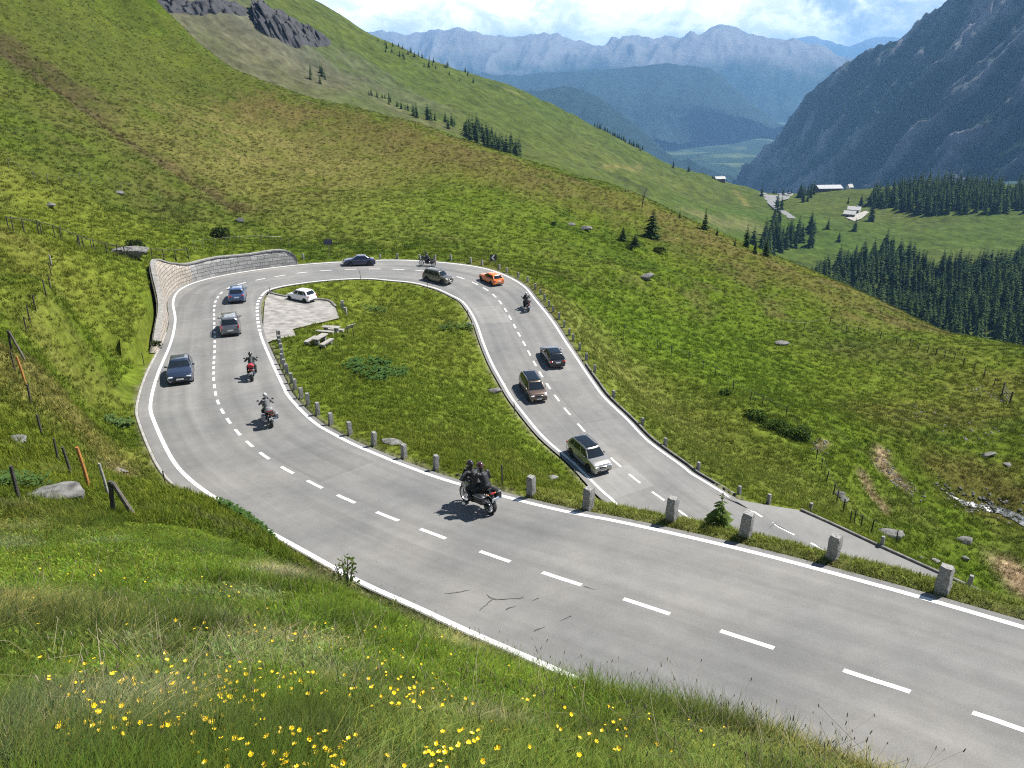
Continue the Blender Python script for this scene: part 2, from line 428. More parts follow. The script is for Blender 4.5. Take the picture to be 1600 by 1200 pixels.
# ================================================================== GROUND COLOUR (what grows where, in world metres)
G1 = np.array([.073, .106, .010]); G2 = np.array([.046, .077, .008]); GY = np.array([.115, .131, .017]); DK = np.array([.058, .068, .015]); TAN = np.array([.165, .138, .048]); BRN = np.array([.105, .078, .030]); HEA = np.array([.052, .042, .021]); EARTH = np.array([.27, .20, .125]); LUSH = np.array([.074, .118, .010]); LB = np.array([.112, .142, .020]); EB = np.array([.138, .148, .038])
def wpt(px, py): return NEAR.hit(px, py)[:2]
PATCH = [  # kind, strength, radius m, polyline in photo points (turned into world lines)
 (BRN, .5, 14, [(700,225),(880,290),(1010,325),(1120,385),(1230,425),(1320,470)]), (BRN, .42, 13, [(520,190),(640,225),(760,275)]),
 (HEA, .95, 2.6, [(-20,70),(60,118),(130,170),(200,222),(270,268),(330,305),(372,330)]), (HEA, .7, 4, [(0,60),(70,105),(140,150)]), (BRN, .6, 6, [(380,180),(420,160),(470,180)]),
 (BRN, .8, 3.0, [(765,412),(800,425),(835,447),(860,465)]), (BRN, .55, 5, [(800,420),(850,425),(905,440)]), (HEA, .5, 5, [(255,330),(300,355),(340,372)]),
 (TAN, .55, 14, [(400,215),(470,245),(560,270)]), (TAN, .4, 16, [(330,250),(420,300),(560,330)]), (TAN, .45, 7, [(0,300),(60,330),(120,355)]), (TAN, .5, 4, [(10,365),(60,385),(110,415)]),
 (TAN, .8, 2.6, [(40,575),(70,600),(110,640),(130,680)]), (TAN, .5, 2.2, [(80,545),(120,560)]), (TAN, .5, 2.5, [(130,450),(170,480),(200,500)]),
 (TAN, .45, 6, [(1060,615),(1110,650),(1160,690),(1220,735)]), (GY, .6, 6, [(1000,560),(1080,620),(1180,700)]), (TAN, .28, 5, [(900,480),(960,560),(1040,650)]),
 (TAN, .5, 3.5, [(690,545),(720,575),(700,600)]), (TAN, .5, 3.5, [(560,690),(660,680),(740,690),(800,720)]), (GY, .75, 13, [(560,470),(660,520),(720,600)]), (GY, .6, 8, [(520,600),(600,680),(720,720),(830,740)]), (BRN, .4, 1.8, [(690,660),(740,670)]), (TAN, .45, 2.0, [(820,745),(870,752)]),
 (LUSH, .8, 13, [(1000,540),(1060,570),(1180,560),(1300,580)]), (LUSH, .7, 12, [(880,450),(950,480),(1040,500)]), (LUSH, .6, 9, [(130,380),(200,460),(210,540)]), (LUSH, .7, 9, [(560,590),(640,620),(740,640)]), (LUSH, .7, 5, [(780,620),(840,690)]), (LUSH, .6, 10, [(190,365),(230,380),(330,370)]), (LUSH, .6, 12, [(1380,800),(1480,870),(1590,900)]), (LUSH, .5, 14, [(640,340),(760,340),(700,300)]),
 (GY, .6, 12, [(60,420),(170,350)]), (BRN, .5, 6, [(1400,650),(1500,640),(1580,600)]), (BRN, .6, 5, [(1500,740),(1560,770)]), (GY, .5, 14, [(1400,600),(1520,610)]), (HEA, .4, 6, [(1320,545),(1420,545)]),
 (EARTH, 1.0, .75, [(1376,705),(1380,728),(1396,745),(1412,760)]), (EARTH, .9, .5, [(1348,742),(1363,775),(1380,795)]), (EARTH, 1.0, 1.2, [(1575,885),(1590,905),(1610,925)]), (EARTH, .8, .4, [(1277,700),(1290,690)]), (EARTH, .25, .3, [(700,1015),(760,1010)]), (EARTH, .5, .5, [(195,735),(170,745)])]
STRAW = np.array([.165, .148, .080])
PATCH += [(STRAW, .75, .40, [(430,900),(520,895),(600,925),(680,968)]), (STRAW, .6, .14, [(150,1120),(230,1135),(280,1110)]), (STRAW, .6, .14, [(430,1012),(520,1022)]), (STRAW, .6, .14, [(740,1135),(800,1140)]), (LB, .6, 16, [(520,460),(600,500),(680,560)]), (LB, .5, 9, [(480,580),(560,640),(680,690),(800,730)]), (LB, .4, 8, [(700,500),(760,600)]), (EB, .55, 6, [(900,500),(960,580),(1040,660),(1120,720),(1230,770)]), (LB, .3, 10, [(1130,720),(1230,780)]), (LB, .35, 14, [(620,330),(760,350),(860,400)])]
PATCH = [(DK, .7, 55, [(40,20),(140,60),(250,110)]), (DK, .6, 35, [(60,110),(160,200),(260,270)]), (DK, .55, 32, [(330,150),(450,200),(560,240)]), (DK, .5, 16, [(60,270),(140,320)])] + PATCH
PATCH = [(c, s, r, [wpt(*p) for p in L]) for c, s, r, L in PATCH]
def ground_col(x, y):
    x = np.asarray(x, float); y = np.asarray(y, float); r = np.hypot(x, y)
    a = fbm(x * .045, y * .045, 21, 4); b = fbm(x * .21, y * .21, 41, 4); c = fbm(x * .02 + 9, y * .05, 77, 3)
    C = G1[None] * (1 - sstep(.42, .62, b))[:, None] + G2[None] * sstep(.42, .62, b)[:, None]
    t = sstep(.48, .72, a)[:, None] * .5; C = C * (1 - t) + GY * t
    t = (sstep(.55, .72, b * .5 + c * .5) * .55)[:, None]; C = C * (1 - t) + TAN * .8 * t
    wob = (fbm(x * .3, y * .3, 61, 3) - .5)
    for col, s, rad, L in PATCH:
        d = line_dist(L, x, y) + wob * rad * 1.6
        t = (s * np.exp(-(np.maximum(d, 0) / rad) ** 2))[:, None]; C = C * (1 - t) + col * t
    mm = r < 125
    if mm.any():                        # trodden dirt and grit along the asphalt edge
        jj, la, dd = road_coord(x[mm], y[mm]); e = np.where(la > 0, RXL[jj], RXR[jj]); t = ((1 - sstep(.05, .5, dd - e + (fbm(x[mm] * 1.5, y[mm] * 1.5, 12, 2) - .5) * .5)) * .6)[:, None]; C[mm] = C[mm] * (1 - t) + np.array([.18, .165, .11]) * t
    vg = np.zeros(len(x), bool)
    if mm.any(): vg[mm] = (la < 0) & (jj < 68) & (dd < 4); C[vg] = C[vg] * .35 + EB * .72
    m = (r > 1.5) & (r < 30)            # foreground meadow: dead straw among the green
    t = (m * sstep(.58, .72, fbm(x * 1.7, y * 1.7, 91, 3) * .6 + fbm(x * .5, y * .5, 92, 2) * .4) * .32)[:, None]; C = C * (1 - t) + np.array([.155, .142, .078]) * t
    return C
# ------------------------------------------------------------------ materials of the setting
def mat_ground(name, s1, s2, bump, extra=0.0):
    m, nt, out = newmat(name); b = N(nt, 'ShaderNodeBsdfPrincipled', i_Roughness=.95); b.inputs['Specular IOR Level'].default_value = .02
    nt.links.new(b.outputs[0], out.inputs[0]); at = N(nt, 'ShaderNodeAttribute', attribute_name='ground'); tc = N(nt, 'ShaderNodeTexCoord')
    n1 = N(nt, 'ShaderNodeTexNoise', i_Scale=s1, i_Detail=6.0, i_Roughness=.65); n2 = N(nt, 'ShaderNodeTexNoise', i_Scale=s2, i_Detail=5.0, i_Roughness=.7)
    for n in (n1, n2): nt.links.new(tc.outputs['Object'], n.inputs['Vector'])
    r1 = N(nt, 'ShaderNodeMapRange'); r1.inputs[1].default_value = .3; r1.inputs[2].default_value = .72; r1.inputs[3].default_value = .58; r1.inputs[4].default_value = 1.42
    r2 = N(nt, 'ShaderNodeMapRange'); r2.inputs[1].default_value = .3; r2.inputs[2].default_value = .7; r2.inputs[3].default_value = .72; r2.inputs[4].default_value = 1.3
    nt.links.new(n1.outputs[0], r1.inputs[0]); nt.links.new(n2.outputs[0], r2.inputs[0])
    mu = N(nt, 'ShaderNodeMath', operation='MULTIPLY'); nt.links.new(r1.outputs[0], mu.inputs[0]); nt.links.new(r2.outputs[0], mu.inputs[1])
    vm = N(nt, 'ShaderNodeVectorMath', operation='SCALE'); nt.links.new(at.outputs['Color'], vm.inputs[0]); nt.links.new(mu.outputs[0], vm.inputs['Scale'])
    nt.links.new(vm.outputs[0], b.inputs['Base Color'])
    bp = N(nt, 'ShaderNodeBump', i_Strength=bump, i_Distance=.25); nt.links.new(n1.outputs[0], bp.inputs['Height']); nt.links.new(bp.outputs[0], b.inputs['Normal'])
    return m
def mat_asphalt(name, base, warm):
    m, nt, out = newmat(name); b = N(nt, 'ShaderNodeBsdfPrincipled', i_Roughness=.82); b.inputs['Specular IOR Level'].default_value = .3
    nt.links.new(b.outputs[0], out.inputs[0]); tc = N(nt, 'ShaderNodeTexCoord')
    sp = N(nt, 'ShaderNodeTexNoise', i_Scale=28.0, i_Detail=6.0, i_Roughness=.8); lg = N(nt, 'ShaderNodeTexNoise', i_Scale=.22, i_Detail=5.0); md = N(nt, 'ShaderNodeTexNoise', i_Scale=1.6, i_Detail=4.0)
    for n in (sp, lg, md): nt.links.new(tc.outputs['Object'], n.inputs['Vector'])
    # worn lanes along the road: v-stretched noise on the road's own UV
    mp = N(nt, 'ShaderNodeMapping'); mp.inputs['Scale'].default_value = (1.3, .03, 1); nt.links.new(tc.outputs['UV'], mp.inputs['Vector'])
    ln = N(nt, 'ShaderNodeTexNoise', i_Scale=1.0, i_Detail=3.0); nt.links.new(mp.outputs[0], ln.inputs['Vector'])
    def rng(src, lo, hi, a, c):
        r = N(nt, 'ShaderNodeMapRange'); r.inputs[1].default_value = lo; r.inputs[2].default_value = hi; r.inputs[3].default_value = a; r.inputs[4].default_value = c; nt.links.new(src, r.inputs[0]); return r.outputs[0]
    f = [rng(sp.outputs[0], .25, .75, .72, 1.28), rng(lg.outputs[0], .3, .7, .88, 1.1), rng(md.outputs[0], .3, .7, .93, 1.06), rng(ln.outputs[0], .3, .7, .82, 1.14)]
    x = f[0]
    for g in f[1:]:
        mu = N(nt, 'ShaderNodeMath', operation='MULTIPLY'); nt.links.new(x, mu.inputs[0]); nt.links.new(g, mu.inputs[1]); x = mu.outputs[0]
    mx = N(nt, 'ShaderNodeMix', data_type='RGBA'); mx.inputs['A'].default_value = rgba(base); mx.inputs['B'].default_value = rgba(warm); nt.links.new(rng(lg.outputs[0], .35, .65, 0, 1), mx.inputs['Factor'])
    vm = N(nt, 'ShaderNodeVectorMath', operation='SCALE'); nt.links.new(mx.outputs['Result'], vm.inputs[0]); nt.links.new(x, vm.inputs['Scale']); nt.links.new(vm.outputs[0], b.inputs['Base Color'])
    bp = N(nt, 'ShaderNodeBump', i_Strength=.25, i_Distance=.01); nt.links.new(sp.outputs[0], bp.inputs['Height']); nt.links.new(bp.outputs[0], b.inputs['Normal'])
    return m
M_GROUND = mat_ground('meadow_ground', 2.2, .5, .55)
M_ASPH = mat_asphalt('asphalt', (.165, .164, .160), (.188, .181, .170))
M_ASPH2 = mat_asphalt('old_asphalt', (.185, .182, .176), (.20, .195, .185))
M_GRAVEL = pbr('bay_gravel', (.25, .238, .22), .95, var=.35, scale=1.4, bump=.5, bscale=14, spec=.1)
M_PAINT = pbr('road_paint', (.76, .76, .74), .6, col2=(.52, .52, .50), scale=5, spec=.3)
M_STALK_CRACK = pbr('stalk_crack_dark', (.045, .045, .045), .6, scale=4)
M_CONC = pbr('kerb_concrete', (.30, .285, .26), .9, var=.25, scale=2.5, bump=.3, bscale=20)
M_KERBD = pbr('kerb_stone_dark', (.16, .15, .14), .9, var=.4, scale=3, bump=.4, bscale=15)

# ------------------------------------------------------------------ near ground
nr, nc = NEAR.Z.shape
me = np_mesh('ground', np.stack([NEAR.X.ravel(), NEAR.Y.ravel(), NEAR.Z.ravel()], 1), grid_quads(nr, nc)[:, ::-1])
vcol(me, 'ground', ground_col(NEAR.X.ravel(), NEAR.Y.ravel()))
tag(link('ground', me, M_GROUND), kind='structure')

# ------------------------------------------------------------------ the road ribbon
def ribbon(name, i0, i1, lat0, lat1, lift, mat, ncol=2, parent=None, thick=0):
    """strip of the road between lateral offsets lat0(i) > lat1(i) (metres, + = outer)"""
    idx = np.arange(i0, i1 + 1); V = []; UV = []
    for i in idx:
        a, b = lat0(i), lat1(i)
        for k in range(ncol):
            l = a + (b - a) * k / (ncol - 1); V.append((RC[i, 0] + RNL[i, 0] * l, RC[i, 1] + RNL[i, 1] * l, RZ[i] + lift)); UV.append((l, RS[i]))
    me = np_mesh(name, V, grid_quads(len(idx), ncol)); uv = me.uv_layers.new(name='UVMap'); UV = np.array(UV, np.float32)
    li = np.zeros(len(me.loops), np.int32); me.loops.foreach_get('vertex_index', li); uv.data.foreach_set('uv', UV[li].ravel())
    return link(name, me, mat, parent)
NR = len(RC) - 1
road = tag(ribbon('road', 0, NR, lambda i: RHL[i] + RXL[i], lambda i: -RHR[i] - RXR[i], 0, M_ASPH, 13), kind='structure')
LW = .2
tag(ribbon('edge_line', 0, S2I(39.4), lambda i: RHL[i] + LW / 2, lambda i: RHL[i] - LW / 2, .006, M_PAINT, 2, road), kind='structure')
BAY0, BAY1 = road_coord(*[[at_h(406, 521, 20.45)[k]] for k in (0, 1)])[0][0], road_coord(*[[at_h(413, 461, 20.95)[k]] for k in (0, 1)])[0][0]
tag(ribbon('edge_line', 0, BAY0, lambda i: -RHR[i] + LW / 2, lambda i: -RHR[i] - LW / 2, .006, M_PAINT, 2, road), kind='structure')
tag(ribbon('edge_line', BAY1, NR, lambda i: -RHR[i] + LW / 2, lambda i: -RHR[i] - LW / 2, .006, M_PAINT, 2, road), kind='structure')
def dash(mb, s0, s1, lat, w, lift=.006):
    n = max(2, int((s1 - s0) / .4) + 1); V = []
    for k in range(n):
        s = s0 + (s1 - s0) * k / (n - 1); f = np.interp(s, RS, np.arange(NR + 1)); i = min(int(f), NR - 1); t = f - i
        C = RC[i] * (1 - t) + RC[i + 1] * t; nl = RNL[i] * (1 - t) + RNL[i + 1] * t; l = lat if not callable(lat) else lat(i)
        for q in (l + w / 2, l - w / 2): V.append((C[0] + nl[0] * q, C[1] + nl[1] * q, C[2] + lift))
    mb.add(V, [(2 * k, 2 * k + 1, 2 * k + 3, 2 * k + 2) for k in range(n - 1)])
CL = [(1582,1133),(1368,1064),(1166,999),(1010,947),(877,904),(773,869),(677,834),(605,807),(541,780),(491,757),(449,735),(413,712),(390.5,693.7),(371,675.5),(356.7,657.5),(347.5,642.5),(340.7,628),(336.7,615),(334.5,603.7),(333.9,592.8),(333.5,583.4),(334.3,575),(334.2,566.6),(334.8,558),(335.4,549.7),(335.6,541),(335.6,533.7),(335.6,526.3),(335.4,519.7),(334.8,512),(334.6,505.6),(334.4,498),(334.3,491.6),(334.4,485),(335,478),(336.5,471.3),(340.3,464.4),(346.3,457.8),(358.4,449.4),(378,443),(407,436.6),(438,431),(472,425.8),(508.7,422.6),(548,420.9),(585.5,420.3),(622.6,420.9),(657,422.6),(719.6,434),(742,442.6),(759,451.6),(772.5,461.8),(782,472.5),(790,484.5),(796.7,496.5),(803.7,509.5),(811,522.5),(819.3,536.8),(827,551.8),(835.5,568),(845,585),(856.7,603.3),(870.5,622),(886,643),(908,668),(961.8,722.5),(991,748),(1028.5,775),(1070.5,804)]
cs, cl = [], []
for p in CL:
    q, i, l = road_hit(*p); cs.append(RS[i] + float((q[:2] - RC[i, :2]) @ RT[i, :2])); cl.append(l)
cs = np.array(cs); cl = np.array(cl); o = np.argsort(cs); cs = cs[o]; cl = cl[o]
CLAT = np.interp(RS, cs, cl); CLAT = smooth(CLAT[:, None], 15)[:, 0]
mb = MB(); last = None
for k in range(len(cs)):
    g = np.median(np.diff(cs)[max(0, k - 2):k + 2]); g = min(g, 4.0); L = g * .5
    dash(mb, cs[k] - L / 2, cs[k] + L / 2, lambda i: CLAT[i], .17)
s = cs[-1] + 3
while s < RS[-1] - 2: dash(mb, s, s + 1.6, lambda i: CLAT[i], .16); s += 3.4
tag(mb.build('centre_line', M_PAINT, road, smooth=False), kind='structure')
mb = MB()                               # short dashes across the mouths of the lay-bys
s = RS[BAY0] + .3
while s < RS[BAY1]: dash(mb, s, min(s + .75, RS[BAY1]), lambda i: -RHR[i], .26); s += 1.35
i0 = S2I(39.4)
s = RS[i0] + .6
while s < RS[-1] - 2: dash(mb, s, s + 2.2, lambda i: RHL[i], .16); s += 3.3
tag(mb.build('give_way_line', M_PAINT, road, smooth=False), kind='structure')
# grass stalks drawn as dark lines on the asphalt, plus cracks and a seam
mb = MB()
def stalk_crack(pts, w):
    P = []
    for p in pts:
        q, i, l = road_hit(*p); P.append(np.array([q[0], q[1], RZ[i] + .005]))
    P = catmull(P, 6)
    n = len(P); V = []
    for k in range(n):
        t = P[min(k + 1, n - 1)] - P[max(k - 1, 0)]; t /= np.linalg.norm(t) + 1e-9; nn = np.array([-t[1], t[0], 0]); j = nn * random.uniform(-.02, .02)
        ww = w * random.uniform(.6, 1.3); V += [P[k] + nn * ww / 2 + j, P[k] - nn * ww / 2 + j]
    mb.add([tuple(v) for v in V], [(2 * k, 2 * k + 2, 2 * k + 3, 2 * k + 1) for k in range(n - 1)])
for pts in ([(690,928),(715,925),(748,922),(770,935),(795,936),(818,934)], [(770,935),(760,945),(750,954)], [(790,952),(815,944),(842,935)], [(835,986),(862,975),(893,962)]): stalk_crack(pts, .028)
for pts in ([(912,916),(945,926),(968,934)], [(705,844),(745,859)], [(887,647),(930,690),(960,722)], [(922,704),(965,697),(1010,694)]): stalk_crack(pts, .02)
tag(mb.build('stalk_crack_lines', M_STALK_CRACK, road, smooth=False), kind='structure')

# repair patches: a little darker or paler than the old surface
M_PATCHD = mat_asphalt('asphalt_patch_dark', (.150, .149, .146), (.166, .161, .152)); M_PATCHL = mat_asphalt('asphalt_patch_pale', (.20, .195, .185), (.215, .21, .20))
def patch(i0, i1, a, b, m): tag(ribbon('asphalt_patch', i0, i1, lambda i: a, lambda i: b, .0035, m, 3, road), kind='structure')
patch(373, 385, .1, -3.4, M_PATCHL); patch(330, 352, 3.2, .2, M_PATCHD); patch(96, 118, -.2, -3.2, M_PATCHD); patch(180, 196, 3.6, .4, M_PATCHD); patch(290, 300, -.4, -3.4, M_PATCHL)
# ------------------------------------------------------------------ lay-bys
def poly_sheet(name, P, lift, mat, kind='structure', parent=None):
    mb = MB(); mb.add([(p[0], p[1], p[2] + lift) for p in P], [tuple(range(len(P)))])
    o = mb.build(name, mat, parent, smooth=False)
    bm = __import__('bmesh').new(); bm.from_mesh(o.data); __import__('bmesh').ops.triangulate(bm, faces=bm.faces)
    for f in bm.faces:
        if f.normal.z < 0: f.normal_flip()
    bm.to_mesh(o.data); bm.free()
    return tag(o, kind=kind)
poly_sheet('gravel_lay_by', BAY, .012, M_GRAVEL)
poly_sheet('paved_lay_by', LAY, -.006, M_ASPH2)
# ------------------------------------------------------------------ kerbs: a real step
def strip_wall(name, path, w, h0, h1, mat, kind='structure'):
    """low solid kerb along a 3-D path, from h0 below to h1 above it"""
    P = np.asarray(path); n = len(P); t = np.gradient(P, axis=0); t[:, 2] = 0; t /= np.linalg.norm(t, axis=1)[:, None]; nn = np.stack([-t[:, 1], t[:, 0], 0 * t[:, 0]], 1)
    mb = MB(); rings = []
    for i in range(n):
        z = np.array([0, 0, 1.]); c = .03
        rings.append([tuple(P[i] - nn[i] * w / 2 - z * h0), tuple(P[i] - nn[i] * w / 2 + z * (h1 - c)), tuple(P[i] - nn[i] * (w / 2 - c) + z * h1), tuple(P[i] + nn[i] * (w / 2 - c) + z * h1), tuple(P[i] + nn[i] * w / 2 + z * (h1 - c)), tuple(P[i] + nn[i] * w / 2 - z * h0)])
    mb.loft(rings); return tag(mb.build(name, mat, smooth=False), kind=kind)
ii = np.arange(S2I(32.3), S2I(39.5))
strip_wall('kerb', np.c_[RC[ii, :2] + RNL[ii] * (RHL[ii] + .5)[:, None], RZ[ii]], .15, .5, .10, M_KERBD)
strip_wall('kerb', catmull(np.array([at_h(x, y, H) for x, y, H in [(1251,797,26.15),(1300,819,26.5),(1360,847,26.85),(1420,874,27.2),(1515,917,27.75),(1600,957,28.2)]]), 8), .17, .5, .13, M_KERBD)
strip_wall('kerb', catmull(np.array([at_h(x, y, H) for x, y, H in [(419,457.5,21.0),(440,462.5,21.1),(460,465.5,21.2),(490,467.5,21.25),(514,470.5,21.3),(525,480,21.3)]]), 6), .25, .4, .14, M_KERBD)
ii = np.arange(S2I(9.3), S2I(17.6))
strip_wall('kerb', np.c_[RC[ii, :2] + RNL[ii] * (RHL[ii] + RXL[ii] + .1)[:, None], RZ[ii]], .16, .4, .05, M_CONC)
# ================================================================== VEHICLES
def paint(name, c, metal=.0, rough=.28): return pbr(name, c, rough, metal, var=.04, scale=3, coat=.8, spec=.5)
M_GLASS = pbr('car_glass', (.012, .016, .020), .03, 0, var=.1, spec=.5, coat=.3)
M_TYRE = pbr('tyre_rubber', (.022, .022, .023), .85, var=.2, scale=20, bump=.2)
M_RIM = pbr('alloy_rim', (.45, .45, .46), .35, .9, var=.1)
M_PLAST = pbr('black_plastic', (.022, .022, .024), .55, var=.2)
M_CHROME = pbr('chrome_trim', (.6, .6, .62), .15, 1, var=.05)
M_LAMP = pbr('headlight_lens', (.55, .58, .62), .06, .2, var=.1, coat=1)
M_TAIL = pbr('tail_light_red', (.42, .012, .012), .15, var=.15, coat=1)
M_PLATE = pbr('number_plate_white', (.75, .76, .78), .4, var=.04)
M_UNDER = pbr('underbody', (.012, .012, .012), .95)
M_AMBER = pbr('indicator_amber', (.6, .2, .02), .2)
M_SEATD = pbr('vinyl_seat', (.018, .018, .019), .6, var=.3)

def lerp(a, b, t): return tuple(x + (y - x) * t for x, y in zip(a, b))
def build_car(name, label, cat, body, L, W, Hh, wb, rw, deck, gh, sill=.24, rails=False, dark_roof=None, clad=False, rear_lamps='side', plate=True, group='cars on the pass road'):
    """X forward, Y left, wheels on z = 0. deck: [(x, z)] top of lower body; gh: wsb, wst, rwt, rwb (x of screen bases and tops), belt z"""
    root = empty(name); tag(root, label, cat, group)
    xf, xr = wb / 2 + .03, -wb / 2 + .03
    dx = np.array([d[0] for d in deck]); dz = np.array([d[1] for d in deck])
    Ra = rw + .055
    xs = set(np.linspace(-L / 2, L / 2, 30).tolist())
    for xw in (xf, xr):
        for q in np.linspace(0, math.pi, 11): xs.add(xw + Ra * math.cos(q) * .999)
    xs |= {-L / 2 + .03, -L / 2 + .08, L / 2 - .03, L / 2 - .08, L / 2 - .16, -L / 2 + .16}
    xs = sorted(xs)
    def hw(x):
        t = abs(x) / (L / 2); k = 1 - .045 * t ** 2 - (.10 * max(0, (t - .80) / .20) ** 2.2)
        return W / 2 * k
    def bot(x):
        z = sill
        for xw in (xf, xr):
            if abs(x - xw) < Ra: z = max(z, rw + math.sqrt(max(0, Ra ** 2 - (x - xw) ** 2)))
        e = max(0, abs(x) - L / 2 + .2) / .2
        return z + .05 * e
    rings = []
    for x in xs:
        w = hw(x); s = float(np.interp(x, dx, dz)); b = min(bot(x), s - .06); half = []
        for t in (0, .12, .3, .5, .7, .86, 1.0):
            z = b + (s - .05 - b) * t
            bulge = 1 - .05 * ((z - .58) / .40) ** 2 if z < .58 else 1 - .06 * ((z - .58) / .5) ** 2
            half.append((w * bulge, z))
        wt = half[-1][0]
        half += [(wt * .975, s - .018), (wt * .92, s), (wt * .70, s + .022), (wt * .35, s + .036), (0, s + .04)]
        rings.append([(x, y, z) for y, z in half] + [(x, -y, z) for y, z in half[-2::-1]])
    mb = MB(); mb.loft(rings, closed=False)
    n = len(rings[0])
    base = 0
    mb.f.append(list(range(n - 1, -1, -1))); mb.f.append([(len(rings) - 1) * n + i for i in range(n)])
    shell = mb.build('body', body, root, angle=50)
    # underbody box that fills the wheel wells
    mb = MB(); mb.box((0, 0, .42), (L * .93, W * .70, .42), .05); mb.box(((xf + xr) / 2, 0, .3), (wb - 2 * Ra - .02, W * .93, .2), .03); mb.build('underbody', M_UNDER, root)
    # greenhouse
    wsb, wst, rwt, rwb, belt = gh; roof = Hh
    yb, yt = hw(0) * .895, hw(0) * .70
    def corner(level):                  # front x, rear x, half width, z
        return (wsb + (wst - wsb) * level, rwb + (rwt - rwb) * level, yb + (yt - yb) * level ** 1.15, belt + (roof - .07 - belt) * level)
    def fr(v, lv, front):               # point on the curved front / rear face, v in -1..1
        xf_, xr_, y, z = corner(lv); k = (1 - v * v) * (.10 if front else -.06)
        return Vector(((xf_ if front else xr_) + k, y * v, z))
    def sd(u, lv, side):                # point on a side face, u 0 (rear) .. 1 (front)
        xf_, xr_, y, z = corner(lv); return Vector((xr_ + (xf_ - xr_) * u, side * y * (1 + .035 * (1 - (2 * u - 1) ** 2)), z))
    def loop(lv, sc=1.0, dz_=0):
        P = [fr(v, lv, True) for v in np.linspace(-1, 1, 7)] + [sd(u, lv, 1) for u in np.linspace(1, 0, 8)[1:-1]] + [fr(v, lv, False) for v in np.linspace(1, -1, 7)] + [sd(u, lv, -1) for u in np.linspace(0, 1, 8)[1:-1]]
        c = Vector((sum(p.x for p in P) / len(P), 0, 0))
        return [((p.x - c.x) * sc + c.x, p.y * sc, p.z + dz_) for p in P]
    mb = MB(); mb.loft([loop(0, 1, -.04), loop(.33), loop(.66), loop(1), loop(1, .955, .035), loop(1, .86, .058), loop(1, .6, .072), loop(1, .25, .078)], True, False, True)
    mb.build('cabin', body, root, angle=60)
    if dark_roof:
        mb = MB(); mb.loft([loop(1, .93, .045), loop(1, .90, .058), loop(1, .62, .078), loop(1, .25, .084)], True, False, True); mb.build('roof_panel', dark_roof, root)
    def pane(nm, fn, u0, u1, l0, l1, n=6, off=.010):
        mb = MB(); V = []
        for lv in (l0, (l0 + l1) / 2, l1):
            for k in range(n + 1):
                u = u0 + (u1 - u0) * k / n; p = fn(u, lv); a = fn(u + .01, lv) - p; b_ = fn(u, lv + .01) - p; nn = a.cross(b_).normalized()
                if nn.z < 0 and abs(nn.z) > .05: nn = -nn
                if abs(nn.z) <= .05 and nn.dot(Vector((p.x, p.y, 0))) < 0: nn = -nn
                V.append(p + nn * off)
        m = n + 1
        mb.add(V, [(r * m + k, r * m + k + 1, r * m + m + k + 1, r * m + m + k) for r in range(2) for k in range(n)])
        return mb.build(nm, M_GLASS, root)
    pane('windscreen', lambda v, lv: fr(v, lv, True), -.92, .92, .05, .95, 8)
    pane('rear_window', lambda v, lv: fr(v, lv, False), -.86, .86, .18 if deck[2][1] > .9 else .1, .93, 8)
    xm = (.02 - rwb) / (wsb - rwb)
    for sd_ in (1, -1):
        f_ = lambda u, lv, q=sd_: sd(u, lv, q)
        pane('side_window', f_, xm + .02, .925, .10, .90, 4); pane('side_window', f_, max(.30 if L > 3.9 else .25, .0), xm - .02, .10, .90, 4)
        pane('side_window', f_, .09, .26 if L > 3.9 else .21, .14, .88, 3)
    # wheels
    for xw in (xf, xr):
        for sy in (1, -1):
            wl = empty('wheel', (xw, sy * (W / 2 - .115), rw)); wl.parent = root
            t = .105
            mb = MB(); mb.lathe([(rw * .66, -t), (rw * .93, -t), (rw, -t * .6), (rw, t * .6), (rw * .93, t), (rw * .66, t)], axis='Y', n=26); mb.build('tyre', M_TYRE, wl)
            mb = MB(); mb.lathe([(rw * .68, t * .72 * sy), (rw * .64, t * .86 * sy), (rw * .60, t * .55 * sy), (rw * .15, t * .62 * sy), (rw * .14, t * .8 * sy)], axis='Y', n=26, cap=False); mb.ell((0, t * .8 * sy, 0), (rw * .14, .02, rw * .14), 10, 6)
            for k in range(5):
                q = 2 * math.pi * k / 5; mb.box((math.sin(q) * rw * .38, t * .74 * sy, math.cos(q) * rw * .38), (rw * .13, .03, rw * .5), .008, rot=(0, q, 0))
            mb.build('rim', M_RIM, wl)
    # bumpers, grille, lamps, mirrors, plates
    def front(nm, mat, y, z, d, slope=.0, x=None, ch=.02, yaw=0):
        xx = L / 2 if x is None else x
        mb = MB(); mb.box((0, 0, 0), d, ch); o = mb.build(nm, mat, root); o.location = (xx, y, z); o.rotation_euler = (0, slope, yaw); return o
    zf = float(np.interp(L / 2 - .12, dx, dz))
    w1 = hw(L / 2 - .1)
    front('grille', M_PLAST, 0, zf - .10, (.05, W * .40, .13)); front('air_intake', M_PLAST, 0, .37, (.05, W * .62, .15))
    front('grille_trim', M_CHROME, 0, zf - .035, (.056, W * .38, .022))
    for s_ in (1, -1):
        front('headlight', M_LAMP, s_ * w1 * .76, zf - .06, (.16, W * .19, .12), x=L / 2 - .075, ch=.035, yaw=-s_ * .32)
        front('fog_light', M_LAMP, s_ * w1 * .80, .38, (.04, .12, .07), x=L / 2 - .02, yaw=-s_ * .3)
        mz = belt + .07
        mb = MB(); mb.box((0, 0, 0), (.13, .19, .13), .04); mb.box((.02, -s_ * .1, -.05), (.06, .10, .04), .01); o = mb.build('mirror', M_PLAST if clad else body, root); o.location = (wsb - .42, s_ * (yb + .17), mz)
        zr_ = float(np.interp(-L / 2 + .10, dx, dz)); w2 = hw(-L / 2 + .1)
